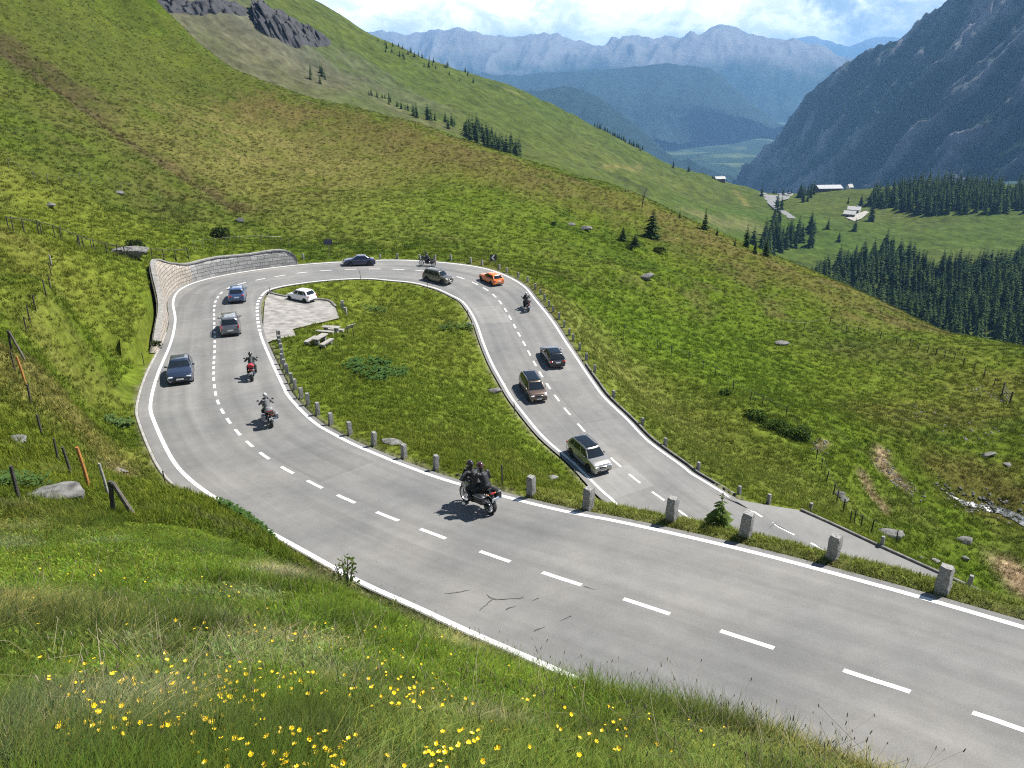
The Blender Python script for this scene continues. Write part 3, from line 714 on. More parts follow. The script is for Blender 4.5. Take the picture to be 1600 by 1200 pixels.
        if rear_lamps == 'tall': d_, zz, yy = (.12, .12, .34), belt - .08, w2 * .90
        else: d_, zz, yy = (.13, .30, .15), belt - .16, w2 * .80
        front('tail_light', M_TAIL, s_ * yy, zz, d_, x=-L / 2 + .055, ch=.03, yaw=s_ * .22)
        for xx in (.32, -.62): front('door_handle', M_CHROME if not clad else body, s_ * (hw(xx) * .985), belt - .13, (.17, .04, .03), x=xx, ch=.008)
        for xx in (wsb - .30, -.10, -.98 if L > 4.1 else -.88):                       # door shut lines: thin dark gaps
            front('door_seam', M_UNDER, s_ * (hw(xx) * .972), (belt + sill) / 2 + .04, (.012, .03, (belt - sill) * .70), x=xx, ch=0)
        front('sill_trim', M_PLAST, s_ * (W / 2 * .955), sill + .02, (wb - 2 * Ra, .06, .10 if clad else .06), x=(xf + xr) / 2, ch=.015)
    front('bumper_trim', M_PLAST, 0, .34, (.06, W * .72, .16), x=-L / 2 + .005)
    if plate:
        front('number_plate', M_PLATE, 0, .50, (.02, .50, .11), x=L / 2 + .022, ch=.004); front('number_plate', M_PLATE, 0, .70 if rear_lamps == 'side' else .62, (.02, .50, .11), x=-L / 2 - .012, ch=.004)
    if clad:
        for xw in (xf, xr):
            for sy in (1, -1):
                mb = MB(); P = []
                for q in np.linspace(0, math.pi, 13): P.append((xw + (Ra + .02) * math.cos(q), sy * (hw(xw) * .985), rw + (Ra + .02) * math.sin(q)))
                mb.tube(P, .035, 6); mb.build('arch_trim', M_PLAST, root)
    if rails:
        for sy in (1, -1):
            mb = MB(); y = sy * yt * 1.0; mb.tube([(wst - .25, y, roof - .04), (wst - .4, y, roof + .055), (rwt + .3, y, roof + .055), (rwt + .12, y, roof - .04)], .022, 6); mb.build('roof_rail', M_CHROME, root)
    mb = MB(); mb.tube([(rwt + .35, 0, roof), (rwt + .15, 0, roof + .2)], .008, 5); mb.build('aerial', M_PLAST, root)
    return root
def place_on_road(root, px, py, sense, scale=1.0, yaw=0, lift=0):
    p, i, l = road_hit(px, py); t = RT[i] * sense; e = max(0, min(NR, i + 4)); s = max(0, i - 4)
    g = (RZ[e] - RZ[s]) / (np.hypot(*(RC[e, :2] - RC[s, :2])) + 1e-9) * sense
    root.location = (p[0], p[1], np.interp(0, [0], [RZ[i]]) + lift); root.rotation_euler = Euler((0, -math.atan(g), math.atan2(t[1], t[0]) + yaw), 'XYZ'); root.scale = (scale,) * 3
    return root
def hatch(L, nose=.62): return [(-L / 2, .52), (-L / 2 + .05, .80), (-L / 2 + .14, .95), (-L / 2 + .5, .98), (L / 2 - 1.15, .99), (L / 2 - .55, .90), (L / 2 - .2, .79), (L / 2 - .06, .66), (L / 2, .55)]
def suv(L): return [(-L / 2, .55), (-L / 2 + .05, .86), (-L / 2 + .14, 1.03), (-L / 2 + .5, 1.07), (L / 2 - 1.2, 1.09), (L / 2 - .55, 1.02), (L / 2 - .18, .93), (L / 2 - .05, .78), (L / 2, .6)]
def sedan(L): return [(-L / 2, .55), (-L / 2 + .05, .86), (-L / 2 + .14, .97), (-L / 2 + .62, 1.0), (L / 2 - 1.35, .98), (L / 2 - .7, .89), (L / 2 - .22, .76), (L / 2 - .06, .64), (L / 2, .52)]
K = 1.05
c = build_car('parked_car', 'small white hatchback parked alone on the gravel lay-by inside the hairpin', 'car', paint('white_paint', (.80, .80, .80)), 3.75, 1.70, 1.50, 2.5, .30, hatch(3.75), (.95, .30, -1.30, -1.72, .93), rear_lamps='tall', group=None)
q = at_h(472, 469.5, 21.2); c.location = (q[0], q[1], q[2] + .012); c.rotation_euler = (0, 0, math.atan2(.50, -.86)); c.scale = (.80,) * 3
c = build_car('car', 'blue compact crossover seen from behind, driving up to the gravel lay-by', 'car', paint('blue_paint', (.07, .115, .23), .3), 4.05, 1.76, 1.55, 2.55, .32, suv(4.05), (1.0, .38, -1.42, -1.88, 1.02), rear_lamps='side'); place_on_road(c, 372, 468, 1, .90)
c = build_car('car', 'grey people carrier with tall red tail lights, seen from behind, behind the blue crossover', 'car', paint('grey_paint', (.15, .155, .165), .5), 4.5, 1.84, 1.68, 2.8, .32, suv(4.5), (1.45, .70, -1.75, -2.1, 1.03), rear_lamps='tall', rails=True); place_on_road(c, 361, 517, 1, .90)
c = build_car('car', 'dark blue-grey hatchback with pale headlights coming head-on along the outer lane of the bend', 'car', paint('slate_paint', (.030, .043, .078), .4), 4.33, 1.77, 1.43, 2.69, .32, hatch(4.33), (.78, .10, -1.45, -1.98, .95)); place_on_road(c, 284, 589.5, -1, .94)
c.name = 'car'
c = build_car('car', 'dark navy saloon seen side-on at the far top of the hairpin', 'car', paint('navy_paint', (.016, .022, .062), .3), 4.55, 1.80, 1.45, 2.7, .32, sedan(4.55), (1.0, .30, -1.0, -1.72, .96)); place_on_road(c, 561, 414, -1, .84)
c = build_car('car', 'boxy olive-grey off-roader with roof rails rounding the hairpin beside the black motorcycle', 'car', paint('olive_grey_paint', (.14, .135, .11), .5), 4.25, 1.79, 1.70, 2.58, .34, suv(4.25), (1.05, .55, -1.72, -1.98, 1.04), rails=True, clad=True); place_on_road(c, 684, 440, 1, .83)
c = build_car('car', 'bright orange coupe seen from behind on the outer lane of the hairpin', 'car', paint('orange_paint', (.72, .17, .012)), 4.2, 1.81, 1.47, 2.58, .33, hatch(4.2), (.80, .10, -1.42, -1.92, .95)); place_on_road(c, 767.5, 441, -1, .83)
c = build_car('car', 'black hatchback seen from behind, climbing just below the row of guard stones', 'car', paint('black_paint', (.010, .011, .014)), 4.25, 1.79, 1.44, 2.6, .33, hatch(4.25), (.80, .12, -1.45, -1.95, .96), dark_roof=M_GLASS); place_on_road(c, 863, 563, -1, .87)
c = build_car('car', 'brown people carrier with dark roof coming down past the black hatchback', 'car', paint('brown_paint', (.15, .105, .075), .5), 4.4, 1.83, 1.66, 2.7, .33, suv(4.4), (1.40, .62, -1.75, -2.05, 1.04), rails=True, dark_roof=M_GLASS); place_on_road(c, 832, 614, 1, .85)
c = build_car('car', 'silver-beige off-roader with dark glass roof, foremost car coming down the lower road', 'car', paint('silver_beige_paint', (.36, .345, .31), .6), 4.57, 1.85, 1.70, 2.7, .35, suv(4.57), (1.20, .50, -1.62, -2.10, 1.06), rails=True, dark_roof=M_GLASS, clad=True); place_on_road(c, 918.5, 721, 1, .84)

# ------------------------------------------------------------------ motorcycles (X forward, ground at z = 0)
def remesh(mb, name, mat, parent, vox, sm=4):
    o = mb.build(name, mat, None); md = o.modifiers.new('r', 'REMESH'); md.mode = 'VOXEL'; md.voxel_size = vox
    ms = o.modifiers.new('s', 'SMOOTH'); ms.iterations = sm; ms.factor = .5
    dg = bpy.context.evaluated_depsgraph_get(); me = bpy.data.meshes.new_from_object(o.evaluated_get(dg)); o.modifiers.clear(); old = o.data; o.data = me; bpy.data.meshes.remove(old)
    me.polygons.foreach_set('use_smooth', np.ones(len(me.polygons), bool))
    if not me.materials: me.materials.append(mat)
    o.parent = parent; return o
def wheel(root, nm, x, r, w, spokes=5, disc=True):
    wl = empty(nm, (x, 0, r)); wl.parent = root
    mb = MB(); P = [(r * .80, -w * .42), (r * .9, -w * .5), (r * .97, -w * .36), (r, 0), (r * .97, w * .36), (r * .9, w * .5), (r * .80, w * .42)]; mb.lathe(P, axis='Y', n=30, cap=False); mb.build('tyre', M_TYRE, wl)
    mb = MB(); mb.lathe([(r * .82, -w * .40), (r * .74, -w * .3), (r * .74, w * .3), (r * .82, w * .40)], axis='Y', n=30, cap=False); mb.lathe([(.05, -w * .5), (.05, w * .5)], axis='Y', n=12)
    for k in range(spokes * 2):
        q = math.pi * k / spokes; mb.tube([(0, 0, 0), (math.cos(q) * r * .78, 0, math.sin(q) * r * .78)], .014, 5)
    mb.build('rim', M_RIM, wl)
    if disc:
        mb = MB(); mb.lathe([(.07, w * .6), (.15, w * .6), (.15, w * .6 + .006), (.07, w * .6 + .006)], axis='Y', n=20); mb.build('brake_disc', M_CHROME, wl)
    return wl
def motorcycle(label, body, accent, tall=True, panniers=None, topbox=None, bag=None, plate=True):
    root = empty('motorcycle'); tag(root, label, 'motorcycle', 'motorcycles on the pass road')
    rf, rr = .335, .32
    wheel(root, 'front_wheel', .78, rf, .12); wheel(root, 'rear_wheel', -.74, rr, .18)
    mb = MB()
    for s in (1, -1): mb.tube([(.78, s * .10, rf), (.62, s * .11, .78), (.53, s * .11, 1.0)], [.028, .03, .026], 8)
    mb.build('fork', M_CHROME, root)
    mb = MB(); mb.tube([(.98, 0, .62), (.88, 0, .69), (.74, 0, .705), (.58, 0, .66)], [.05, .075, .08, .06], 8); mb.build('front_mudguard', body, root)
    mb = MB(); mb.box((.10, 0, .48), (.52, .34, .36), .06); mb.box((.12, .24, .46), (.24, .18, .16), .05); mb.box((.12, -.24, .46), (.24, .18, .16), .05); mb.lathe([(.13, -.2), (.14, 0), (.13, .2)], (-.1, 0, .42), 'Y', 16); mb.build('engine', pbr('engine_alloy', (.09, .09, .095), .5, .6, var=.3, scale=12), root)
    mb = MB(); mb.tube([(-.74, .13, rr), (-.3, .12, .40), (-.1, .1, .46)], [.035, .05, .06], 8); mb.tube([(-.74, -.13, rr), (-.3, -.12, .40), (-.1, -.1, .46)], [.035, .05, .06], 8); mb.tube([(.5, 0, .98), (.1, 0, .72), (-.35, 0, .70), (-.82, 0, .82)], [.06, .08, .07, .04], 8); mb.build('frame', M_PLAST, root)
    mb = MB(); mb.ell((.20, 0, .92), (.34, .21, .19), 16, 10, rot=(0, .15, 0)); mb.build('fuel_tank', body, root)
    mb = MB(); mb.loft([[(x, w * math.cos(q), z + h * math.sin(q)) for q in np.linspace(0, 2 * math.pi, 12)[:-1]] for x, w, h, z in ((.02, .08, .05, .84), (-.1, .15, .06, .84), (-.35, .17, .06, .85), (-.45, .14, .07, .90), (-.75, .13, .06, .93), (-.85, .06, .03, .93))]); mb.build('seat', M_SEATD, root)
    fz = 1.02 if tall else .96
    mb = MB(); mb.loft([[(x, w * math.cos(q), z + h * math.sin(q)) for q in np.linspace(0, 2 * math.pi, 14)[:-1]] for x, w, h, z in ((.42, .22, .16, fz - .04), (.60, .25, .19, fz), (.74, .19, .15, fz), (.86, .09, .07, fz - .03))]); mb.build('fairing', body, root)
    for s in (1, -1):
        mb = MB(); mb.loft([[(x, s * (.17 + y), z) for x, y, z in ((xx - .05, .0, zz - .2), (xx + .05, .05, zz - .15), (xx + .07, .06, zz), (xx + .02, .04, zz + .14), (xx - .05, .0, zz + .16))] for xx, zz in ((.12, .76), (.3, .80), (.5, .86))]); mb.build('side_panel', accent, root)
    mb = MB(); V = []
    for a in range(5):
        for b_ in range(6):
            v = -1 + 2 * b_ / 5; V.append((.66 - .11 * a / 4 * 1.4 - .08 * v * v, v * (.20 - .04 * a / 4), fz + .12 + .30 * a / 4))
    mb.add(V, [(r * 6 + k, r * 6 + k + 1, r * 6 + 7 + k, r * 6 + 6 + k) for r in range(4) for k in range(5)]); mb.build('windshield', pbr('smoked_screen', (.05, .055, .06), .08, coat=1), root)
    mb = MB(); mb.ell((.86, 0, fz), (.05, .10, .075), 12, 8); mb.build('headlight', M_LAMP, root)
    hb = MB(); hb.tube([(.36, .42, 1.10), (.42, .30, 1.12), (.50, .12, 1.07), (.50, -.12, 1.07), (.42, -.30, 1.12), (.36, -.42, 1.10)], .014, 8); h = hb.build('handlebar', M_PLAST, root)
    for s in (1, -1):
        mb = MB(); mb.tube([(.42, s * .30, 1.12), (.50, s * .40, 1.26)], .008, 5); mb.ell((.50, s * .42, 1.29), (.02, .075, .05), 10, 6); mb.build('mirror', M_PLAST, h)
    mb = MB(); mb.tube([(.3, -.16, .38), (-.2, -.2, .30), (-.55, -.22, .42), (-.95, -.24, .58)], [.03, .035, .06, .06], 10); mb.build('exhaust', M_CHROME, root)
    mb = MB(); mb.box((-.93, 0, .80), (.12, .16, .10), .02); mb.tube([(-.7, 0, .80), (-.95, 0, .72), (-1.05, 0, .52)], [.08, .06, .05], 6); mb.build('tail_unit', M_PLAST, root)
    mb = MB(); mb.box((-1.0, 0, .84), (.04, .18, .06), .012); mb.build('tail_light', M_TAIL, root)
    if plate: mb = MB(); mb.box((-1.065, 0, .60), (.012, .21, .17), .003, rot=(0, -.3, 0)); mb.build('number_plate', M_PLATE, root)
    for s in (1, -1):
        mb = MB(); mb.tube([(-.08, s * .17, .36), (-.08, s * .32, .36)], .014, 6); mb.tube([(-.38, s * .15, .5), (-.42, s * .30, .5)], .012, 6); mb.build('footrest', M_PLAST, root)
        mb = MB(); mb.ell((-.93, s * .16, .80), (.03, .03, .02), 8, 5); mb.build('indicator', M_AMBER, root)
    if panniers:
        for s in (1, -1):
            mb = MB(); mb.box((-.66, s * .36, .66), (.50, .21, .36), .05); p = mb.build('pannier', panniers, root)
            mb = MB(); mb.box((-.66, s * .36, .77), (.51, .218, .02), .004); mb.build('lid_seam', M_CHROME, p)
    if topbox:
        mb = MB(); mb.box((-.88, 0, 1.12), (.42, .52, .30), .08, taper=.86); p = mb.build('top_box', topbox, root)
        mb = MB(); mb.box((-1.09, 0, 1.10), (.02, .36, .06), .008); mb.build('reflector', M_TAIL, p)
        mb = MB(); mb.box((-.85, 0, .96), (.4, .22, .03), .01); mb.build('luggage_rack', M_CHROME, root)
    if bag:
        mb = MB(); mb.loft([[(x, w * math.cos(q), 1.07 + h * math.sin(q)) for q in np.linspace(0, 2 * math.pi, 14)[:-1]] for x, w, h in ((-.5, .17, .09), (-.54, .21, .13), (-.7, .22, .14), (-.86, .20, .13), (-.9, .15, .09))]); p = mb.build('luggage_bag', bag, root)
        mb = MB(); mb.tube([(-.70, .21, 1.0), (-.70, .12, 1.19), (-.70, -.12, 1.19), (-.70, -.21, 1.0)], .012, 5); mb.build('strap', M_PLAST, p)
    return root
def rider(label, jacket, trousers, helmet, glove, stripe=None, dx=0.0, dz=0.0, pillion=False, pack=None, lean=.0):
    root = empty('person'); tag(root, label, 'person', 'motorcyclists')
    P = lambda x, y, z: (x + dx, y, z + dz)
    sh = .16 + lean if not pillion else .02
    mb = MB()
    mb.ell(P(-.16, 0, .97), (.17, .19, .15)); mb.tube([P(-.16, 0, .95), P(-.10 + sh * .35, 0, 1.12), P(sh * .8, 0, 1.32), P(sh, 0, 1.40)], [.165, .165, .185, .13], 14)
    mb.ell(P(sh * .75, 0, 1.30), (.14, .20, .14)); mb.tube([P(sh, 0, 1.38), P(sh + .05, 0, 1.56)], [.075, .07], 10); mb.ell(P(sh + .08, 0, 1.64), (.105, .085, .125)); mb.ell(P(sh + .18, 0, 1.63), (.03, .02, .03))
    hands = []
    for s in (1, -1):
        a = P(sh * .9, s * .20, 1.38)
        if not pillion: b_ = P(.24, s * .40, 1.14); c_ = P(.365 - 0 * dx, s * .375, 1.125)
        else: b_ = P(.10, s * .36, 1.10); c_ = P(.30, s * .25, 1.02)
        mb.tube([a, lerp(a, b_, .5), b_, lerp(b_, c_, .5), c_], [.085, .07, .06, .055, .04], 10); mb.ell(a, (.09, .09, .09)); hands.append((b_, c_))
        if not pillion: kn = P(.24, s * .27, .78); an = P(-.06, s * .27, .44); to = P(.10, s * .28, .40)
        else: kn = P(.20, s * .33, .80); an = P(-.12, s * .32, .54); to = P(.05, s * .33, .50)
        hp = P(-.14, s * .10, .95)
        mb.tube([hp, lerp(hp, kn, .5), kn], [.12, .10, .075], 12); mb.tube([kn, lerp(kn, an, .45), an], [.075, .07, .05], 10)
        mb.tube([(an[0] - .06, an[1], an[2] - .03), (an[0], an[1], an[2] - .03), to], [.045, .05, .04], 10)
    body = remesh(mb, 'body', jacket, root, .016)
    body.data.materials.append(trousers); zc = .99 + dz
    cz = np.array([p.center.z for p in body.data.polygons]); cx = np.array([p.center.x - dx for p in body.data.polygons])
    body.data.polygons.foreach_set('material_index', ((cz < zc) & ~((cx > .24) & (cz > .9 + dz))).astype(np.int32)); body.data.update()
    hc = P(sh + .085, 0, 1.645)
    hm = MB(); hm.ell(hc, (.150, .128, .148), 20, 14); hm.ell((hc[0] + .07, 0, hc[2] - .075), (.095, .095, .07), 14, 8); he = remesh(hm, 'helmet', helmet, root, .012, 2)
    V = []; vm = MB()
    for a in range(4):
        for b_ in range(9):
            th = (-.35 + .60 * a / 3); ph = -1.1 + 2.2 * b_ / 8; V.append((hc[0] + .158 * math.cos(th) * math.cos(ph), .136 * math.cos(th) * math.sin(ph), hc[2] + .156 * math.sin(th) + .01))
    vm.add(V, [(r * 9 + k, r * 9 + k + 1, r * 9 + 10 + k, r * 9 + 9 + k) for r in range(3) for k in range(8)]); vm.build('visor', M_GLASS, he)
    for b_, c_ in hands:                # gloved hand: palm, thumb and four fingers round the grip
        s = 1 if c_[1] > 0 else -1; g = MB(); g.ell((c_[0] + .02, c_[1], c_[2] + .012), (.05, .045, .026))
        for k, ln in enumerate((.034, .038, .036, .030)):
            y = c_[1] + s * (-.032 + .021 * k); x0 = c_[0] + .05
            g.tube([(x0 - .012, y, c_[2] + .018), (x0 + ln * .6, y, c_[2] + .012), (x0 + ln * .8, y, c_[2] - .018), (x0 + ln * .3, y, c_[2] - .036)], [.0105, .010, .0095, .008], 6)
        y = c_[1] - s * .045; g.tube([(c_[0], y, c_[2]), (c_[0] + .03, y - s * .012, c_[2] - .018), (c_[0] + .06, y - s * .008, c_[2] - .03)], [.013, .012, .009], 6)
        g.build('glove', glove, root)
    for s in (1, -1):
        an = P(-.06, s * .27, .44) if not pillion else P(-.12, s * .32, .54); b2 = MB(); b2.tube([(an[0], an[1], an[2] + .12), (an[0] - .01, an[1], an[2] - .03)], [.068, .062], 10); b2.tube([(an[0] - .075, an[1], an[2] - .055), (an[0], an[1], an[2] - .045), (an[0] + .12, an[1], an[2] - .06), (an[0] + .17, an[1], an[2] - .065)], [.04, .052, .045, .03], 10); b2.build('boot', M_SEATD, root)
    if stripe:
        st = MB()
        for s in (1, -1):
            a = Vector(P(sh * .9, s * .235, 1.43)); b_ = Vector(hands[0 if s > 0 else 1][0]) + Vector((0, s * .045, .03)); st.tube([a, a.lerp(b_, .5) + Vector((0, s * .035, .02)), b_], [.05, .048, .04], 8)
        st.build('sleeve_panel', stripe, root)
    if pack:
        pk = MB(); pk.box(P(-.14 + sh * .4, 0, 1.24), (.17, .28, .38), .06, rot=(0, .25, 0)); p = pk.build('backpack', pack, root)
        st = MB(); st.box(P(-.235 + sh * .4, 0, 1.20), (.03, .20, .16), .02, rot=(0, .25, 0)); st.build('pocket', M_PLAST, p)
    return root
J_BLK = pbr('black_leather', (.016, .016, .018), .5, var=.3, scale=14, bump=.3); J_GRY = pbr('grey_textile', (.13, .13, .135), .8, var=.25, scale=9, bump=.3); T_BLK = pbr('black_trousers', (.018, .018, .02), .75, var=.3, scale=9)
H_BLK = pbr('black_helmet', (.02, .012, .014), .12, coat=1); H_WHT = pbr('white_helmet', (.7, .7, .7), .2, coat=1, col2=(.04, .04, .05), scale=7); H_MAR = pbr('maroon_helmet', (.05, .012, .018), .15, coat=1)
B_BLK = paint('bike_black', (.014, .014, .016)); B_SIL = paint('bike_silver', (.33, .33, .34), .6); B_GRY = paint('bike_grey', (.09, .095, .105), .5); M_BOX = pbr('case_black', (.02, .02, .022), .45); M_REDB = pbr('red_bag', (.35, .02, .03), .7, var=.3, scale=12); M_BOXG = pbr('case_grey', (.17, .17, .18), .45)
def ride(px, py, sense, mk, riders, yaw=0, roll=0, s=1.08):
    place_on_road(mk, px, py, sense, s, yaw)
    e = mk.rotation_euler; mk.rotation_euler = (roll, e.y, e.z)
    for r_ in riders: r_.location = mk.location; r_.rotation_euler = mk.rotation_euler; r_.scale = mk.scale
ride(748, 793, 1, motorcycle('large black and silver touring motorcycle with square panniers, carrying two people', B_BLK, B_SIL, True, M_BOX, None),
     [rider('motorcyclist in black jacket with pale sleeve panels and dark helmet, steering the touring motorcycle', J_BLK, T_BLK, H_BLK, M_SEATD, J_GRY),
      rider('pillion passenger in black with a shiny maroon helmet, sitting behind the other rider', J_BLK, T_BLK, H_MAR, M_SEATD, None, -.50, .09, True)], yaw=-.16, s=1.15)
ride(421, 661, 1, motorcycle('grey touring motorcycle with a big pale top box and panniers', B_GRY, B_SIL, True, M_BOXG, M_BOXG), [rider('motorcyclist in grey jacket and white patterned helmet, on the bike with the pale top box', J_GRY, T_BLK, H_WHT, M_SEATD)], yaw=-.1, s=1.0)
ride(395, 590, 1, motorcycle('black motorcycle with a red luggage bag strapped to its seat', B_BLK, B_BLK, False, None, None, M_REDB), [rider('motorcyclist in black jacket and black helmet, in front of the red luggage bag', J_BLK, T_BLK, H_BLK, M_SEATD)], yaw=-.1, s=1.0)
ride(822.5, 483, -1, motorcycle('dark motorcycle riding up beside the outer guard stones, ridden by a white helmet', B_BLK, B_GRY, True, None, M_BOX), [rider('motorcyclist in black with a white helmet and backpack, riding beside the guard stones', J_BLK, T_BLK, H_WHT, M_SEATD, None, 0, 0, False, J_BLK)], s=1.0)
ride(668, 415.5, -1, motorcycle('black motorcycle seen side-on behind the olive-grey off-roader', B_BLK, B_BLK, True, M_BOX, None), [rider('motorcyclist in black seen side-on at the far top of the hairpin', J_BLK, T_BLK, H_BLK, M_SEATD)], s=1.0)
# ================================================================== ROADSIDE THINGS
M_GRAN = pbr('granite', (.34, .33, .31), .85, col2=(.15, .145, .14), scale=16, bump=.7, bscale=26)
M_ROCK = pbr('boulder_rock', (.22, .215, .20), .95, col2=(.06, .058, .054), scale=5, bump=.8, bscale=9)
M_WOODG = pbr('weathered_wood', (.17, .15, .125), .85, col2=(.075, .065, .055), scale=9, bump=.4)
M_WOODD = pbr('dark_post_wood', (.06, .052, .043), .9, var=.35, scale=8, bump=.3)
M_WOODO = pbr('orange_stake', (.40, .17, .045), .7, var=.2, scale=8)
M_PALE = pbr('bleached_wood', (.38, .36, .325), .85, col2=(.20, .185, .165), scale=7, bump=.3)
M_STEEL = pbr('galvanised_post', (.22, .22, .23), .45, .8, var=.15)
M_SIGNB = pbr('sign_back_dark', (.030, .033, .075), .5, var=.15); M_SIGNK = pbr('sign_black', (.02, .016, .016), .5); M_SIGNW = pbr('sign_white', (.72, .72, .7), .5)
ORD = ['first', 'second', 'third', 'fourth', 'fifth', 'sixth', 'seventh', 'eighth', 'ninth', 'tenth', 'eleventh', 'twelfth', 'thirteenth', 'fourteenth', 'fifteenth', 'sixteenth', 'seventeenth', 'eighteenth', 'nineteenth', 'twentieth', 'twenty-first', 'twenty-second', 'twenty-third', 'twenty-fourth', 'twenty-fifth', 'twenty-sixth', 'twenty-seventh', 'twenty-eighth', 'twenty-ninth', 'thirtieth', 'thirty-first', 'thirty-second', 'thirty-third', 'thirty-fourth', 'thirty-fifth', 'thirty-sixth']
def ground(px, py): return NEAR.hit(px, py)
def stone_mesh(w, d, h, seed):
    rg = np.random.default_rng(seed); n = 9; mb = MB(); rings = []
    for k in range(n):
        t = k / (n - 1); z = -.35 + t * (h + .35); ring = []
        for (cx, cy) in ((-1, -1), (0, -1), (1, -1), (1, 0), (1, 1), (0, 1), (-1, 1), (-1, 0)):
            c = .93 if cx and cy else 1.0; tp = 1 - .05 * t - (.10 if k == n - 1 else 0)
            ring.append((cx * w / 2 * c * tp + rg.normal(0, .011), cy * d / 2 * c * tp + rg.normal(0, .011), z + (rg.normal(0, .012) if k == n - 1 else 0)))
        rings.append(ring)
    mb.loft(rings); o = mb.build('guard_stone', M_GRAN, smooth=True, angle=25); return o
ST0 = [stone_mesh(.33, .30, .95, 3), stone_mesh(.31, .32, .92, 5), stone_mesh(.34, .29, .98, 8)]
LOOPST = [(1470,936),(1292,892),(1147,857),(1027,825),(920,796),(826,775),(675,735),(621,718),(580,698),(544,681),(513,665),(494,651),(483,634),(468.5,622),(458,609),(450,599),(443.5,586.5),(440,576),(438,567),(441,559),(440,551),(437.5,542),(437,535),(436.5,528)]
OUTST = [(476,409),(594,405),(623.5,405),(653.5,406),(683,406),(708,407.5),(734.5,411.5),(756,415),(778,420),(795.6,427),(811,434),(824,441),(836,452),(844.5,460),(851,470),(855,479),(862,489),(870,500.5),(879,510.5),(887,521.5),(894,532),(904,547),(916,562.5),(927.5,581),(955,620),(1000,662.5),(1035,697.5),(1086.5,735.5),(1150,779),(1200,787),(1265.5,799),(1378,852.5),(1514,915)]
used = [False] * 3
def put_stone(p, yaw, lab, grp, i, s=1):
    k = i % 3
    o = ST0[k] if not used[k] else ST0[k].copy()
    if used[k]: COL.objects.link(o)
    used[k] = True
    o.location = p; o.rotation_euler = (random.uniform(-.05, .05), random.uniform(-.05, .05), yaw); o.scale = (s, s, s * random.uniform(.94, 1.05) * (.84 if s > 1.1 else 1)); tag(o, lab, 'guard stone', grp)
def bank(i, lat_out, outer):            # point beside the road
    sgn = 1 if outer else -1; l = sgn * ((RHL[i] if outer else RHR[i]) + lat_out); x, y = RC[i, 0] + RNL[i, 0] * l, RC[i, 1] + RNL[i, 1] * l
    return np.array([x, y, float(NEAR.height(x, y))])
for n, p in enumerate(LOOPST):
    q, i, l = road_hit(*p, 0, 205); off = -l - RHR[i]
    if not (.2 < off < 4): off = .85
    b = bank(i, min(max(off, .62), .95 if n < 6 else 2.6), False)
    put_stone(b, math.atan2(RT[i, 1], RT[i, 0]) + random.uniform(-.12, .12), 'rough granite guard stone, %s from the near right end of the inner row' % ORD[n], 'guard stones along the inside of the bend', n, 1.18 if n < 5 else (1.0 if n < 6 else .80))
for n, p in enumerate(OUTST):
    q, i, l = road_hit(*p); off = l - RHL[i]
    if n in (29, 30, 31, 32): b = ground(*p)
    else: b = bank(i, min(max(off, .8), 2.4), True)
    put_stone(b, math.atan2(RT[i, 1], RT[i, 0]) + random.uniform(-.15, .15), 'squat grey guard stone on the outer verge, %s after the retaining wall' % ORD[n], 'guard stones along the outer verge', n, .72)
for n, p in enumerate([(535, 484), (540, 493)]):
    put_stone(ground(*p), .4 + n, ['dark guard stone on the grass at the corner of the gravel lay-by', 'dark guard stone between lay-by corner and picnic benches'][n], 'guard stones at the gravel lay-by', n, .95)

# ------------------------------------------------------------------ retaining wall (beige rubble part, grey coursed part)
def mat_masonry(name, c1, c2, mort, sx, sz):
    m, nt, out = newmat(name); b = N(nt, 'ShaderNodeBsdfPrincipled', i_Roughness=.9); nt.links.new(b.outputs[0], out.inputs[0]); tc = N(nt, 'ShaderNodeTexCoord')
    mp = N(nt, 'ShaderNodeMapping'); nt.links.new(tc.outputs['UV'], mp.inputs['Vector'])
    nz = N(nt, 'ShaderNodeTexNoise', i_Scale=1.3, i_Detail=3.0); nt.links.new(tc.outputs['UV'], nz.inputs['Vector'])
    ad = N(nt, 'ShaderNodeMix', data_type='VECTOR'); ad.inputs['Factor'].default_value = .16; nt.links.new(mp.outputs[0], ad.inputs['A']); nt.links.new(nz.outputs['Color'], ad.inputs['B'])
    br = N(nt, 'ShaderNodeTexBrick', i_Scale=1.0); br.inputs['Brick Width'].default_value = sx; br.inputs['Row Height'].default_value = sz; br.inputs['Mortar Size'].default_value = .022; br.inputs['Bias'].default_value = -.1
    br.inputs['Color1'].default_value = rgba(c1); br.inputs['Color2'].default_value = rgba(c2); br.inputs['Mortar'].default_value = rgba(mort); br.squash = .8; br.squash_frequency = 3
    nt.links.new(ad.outputs['Result'], br.inputs['Vector'])
    n2 = N(nt, 'ShaderNodeTexNoise', i_Scale=7.0, i_Detail=5.0); nt.links.new(tc.outputs['Object'], n2.inputs['Vector'])
    r2 = N(nt, 'ShaderNodeMapRange'); r2.inputs[1].default_value = .3; r2.inputs[2].default_value = .7; r2.inputs[3].default_value = .7; r2.inputs[4].default_value = 1.25; nt.links.new(n2.outputs[0], r2.inputs[0])
    vm = N(nt, 'ShaderNodeVectorMath', operation='SCALE'); nt.links.new(br.outputs['Color'], vm.inputs[0]); nt.links.new(r2.outputs[0], vm.inputs['Scale']); nt.links.new(vm.outputs[0], b.inputs['Base Color'])
    bp = N(nt, 'ShaderNodeBump', i_Strength=.8, i_Distance=.06); bp.invert = True; nt.links.new(br.outputs['Fac'], bp.inputs['Height']); nt.links.new(bp.outputs[0], b.inputs['Normal']); return m
M_WALLB = mat_masonry('beige_rubble', (.28, .245, .20), (.37, .33, .285), (.12, .10, .085), .42, .30)
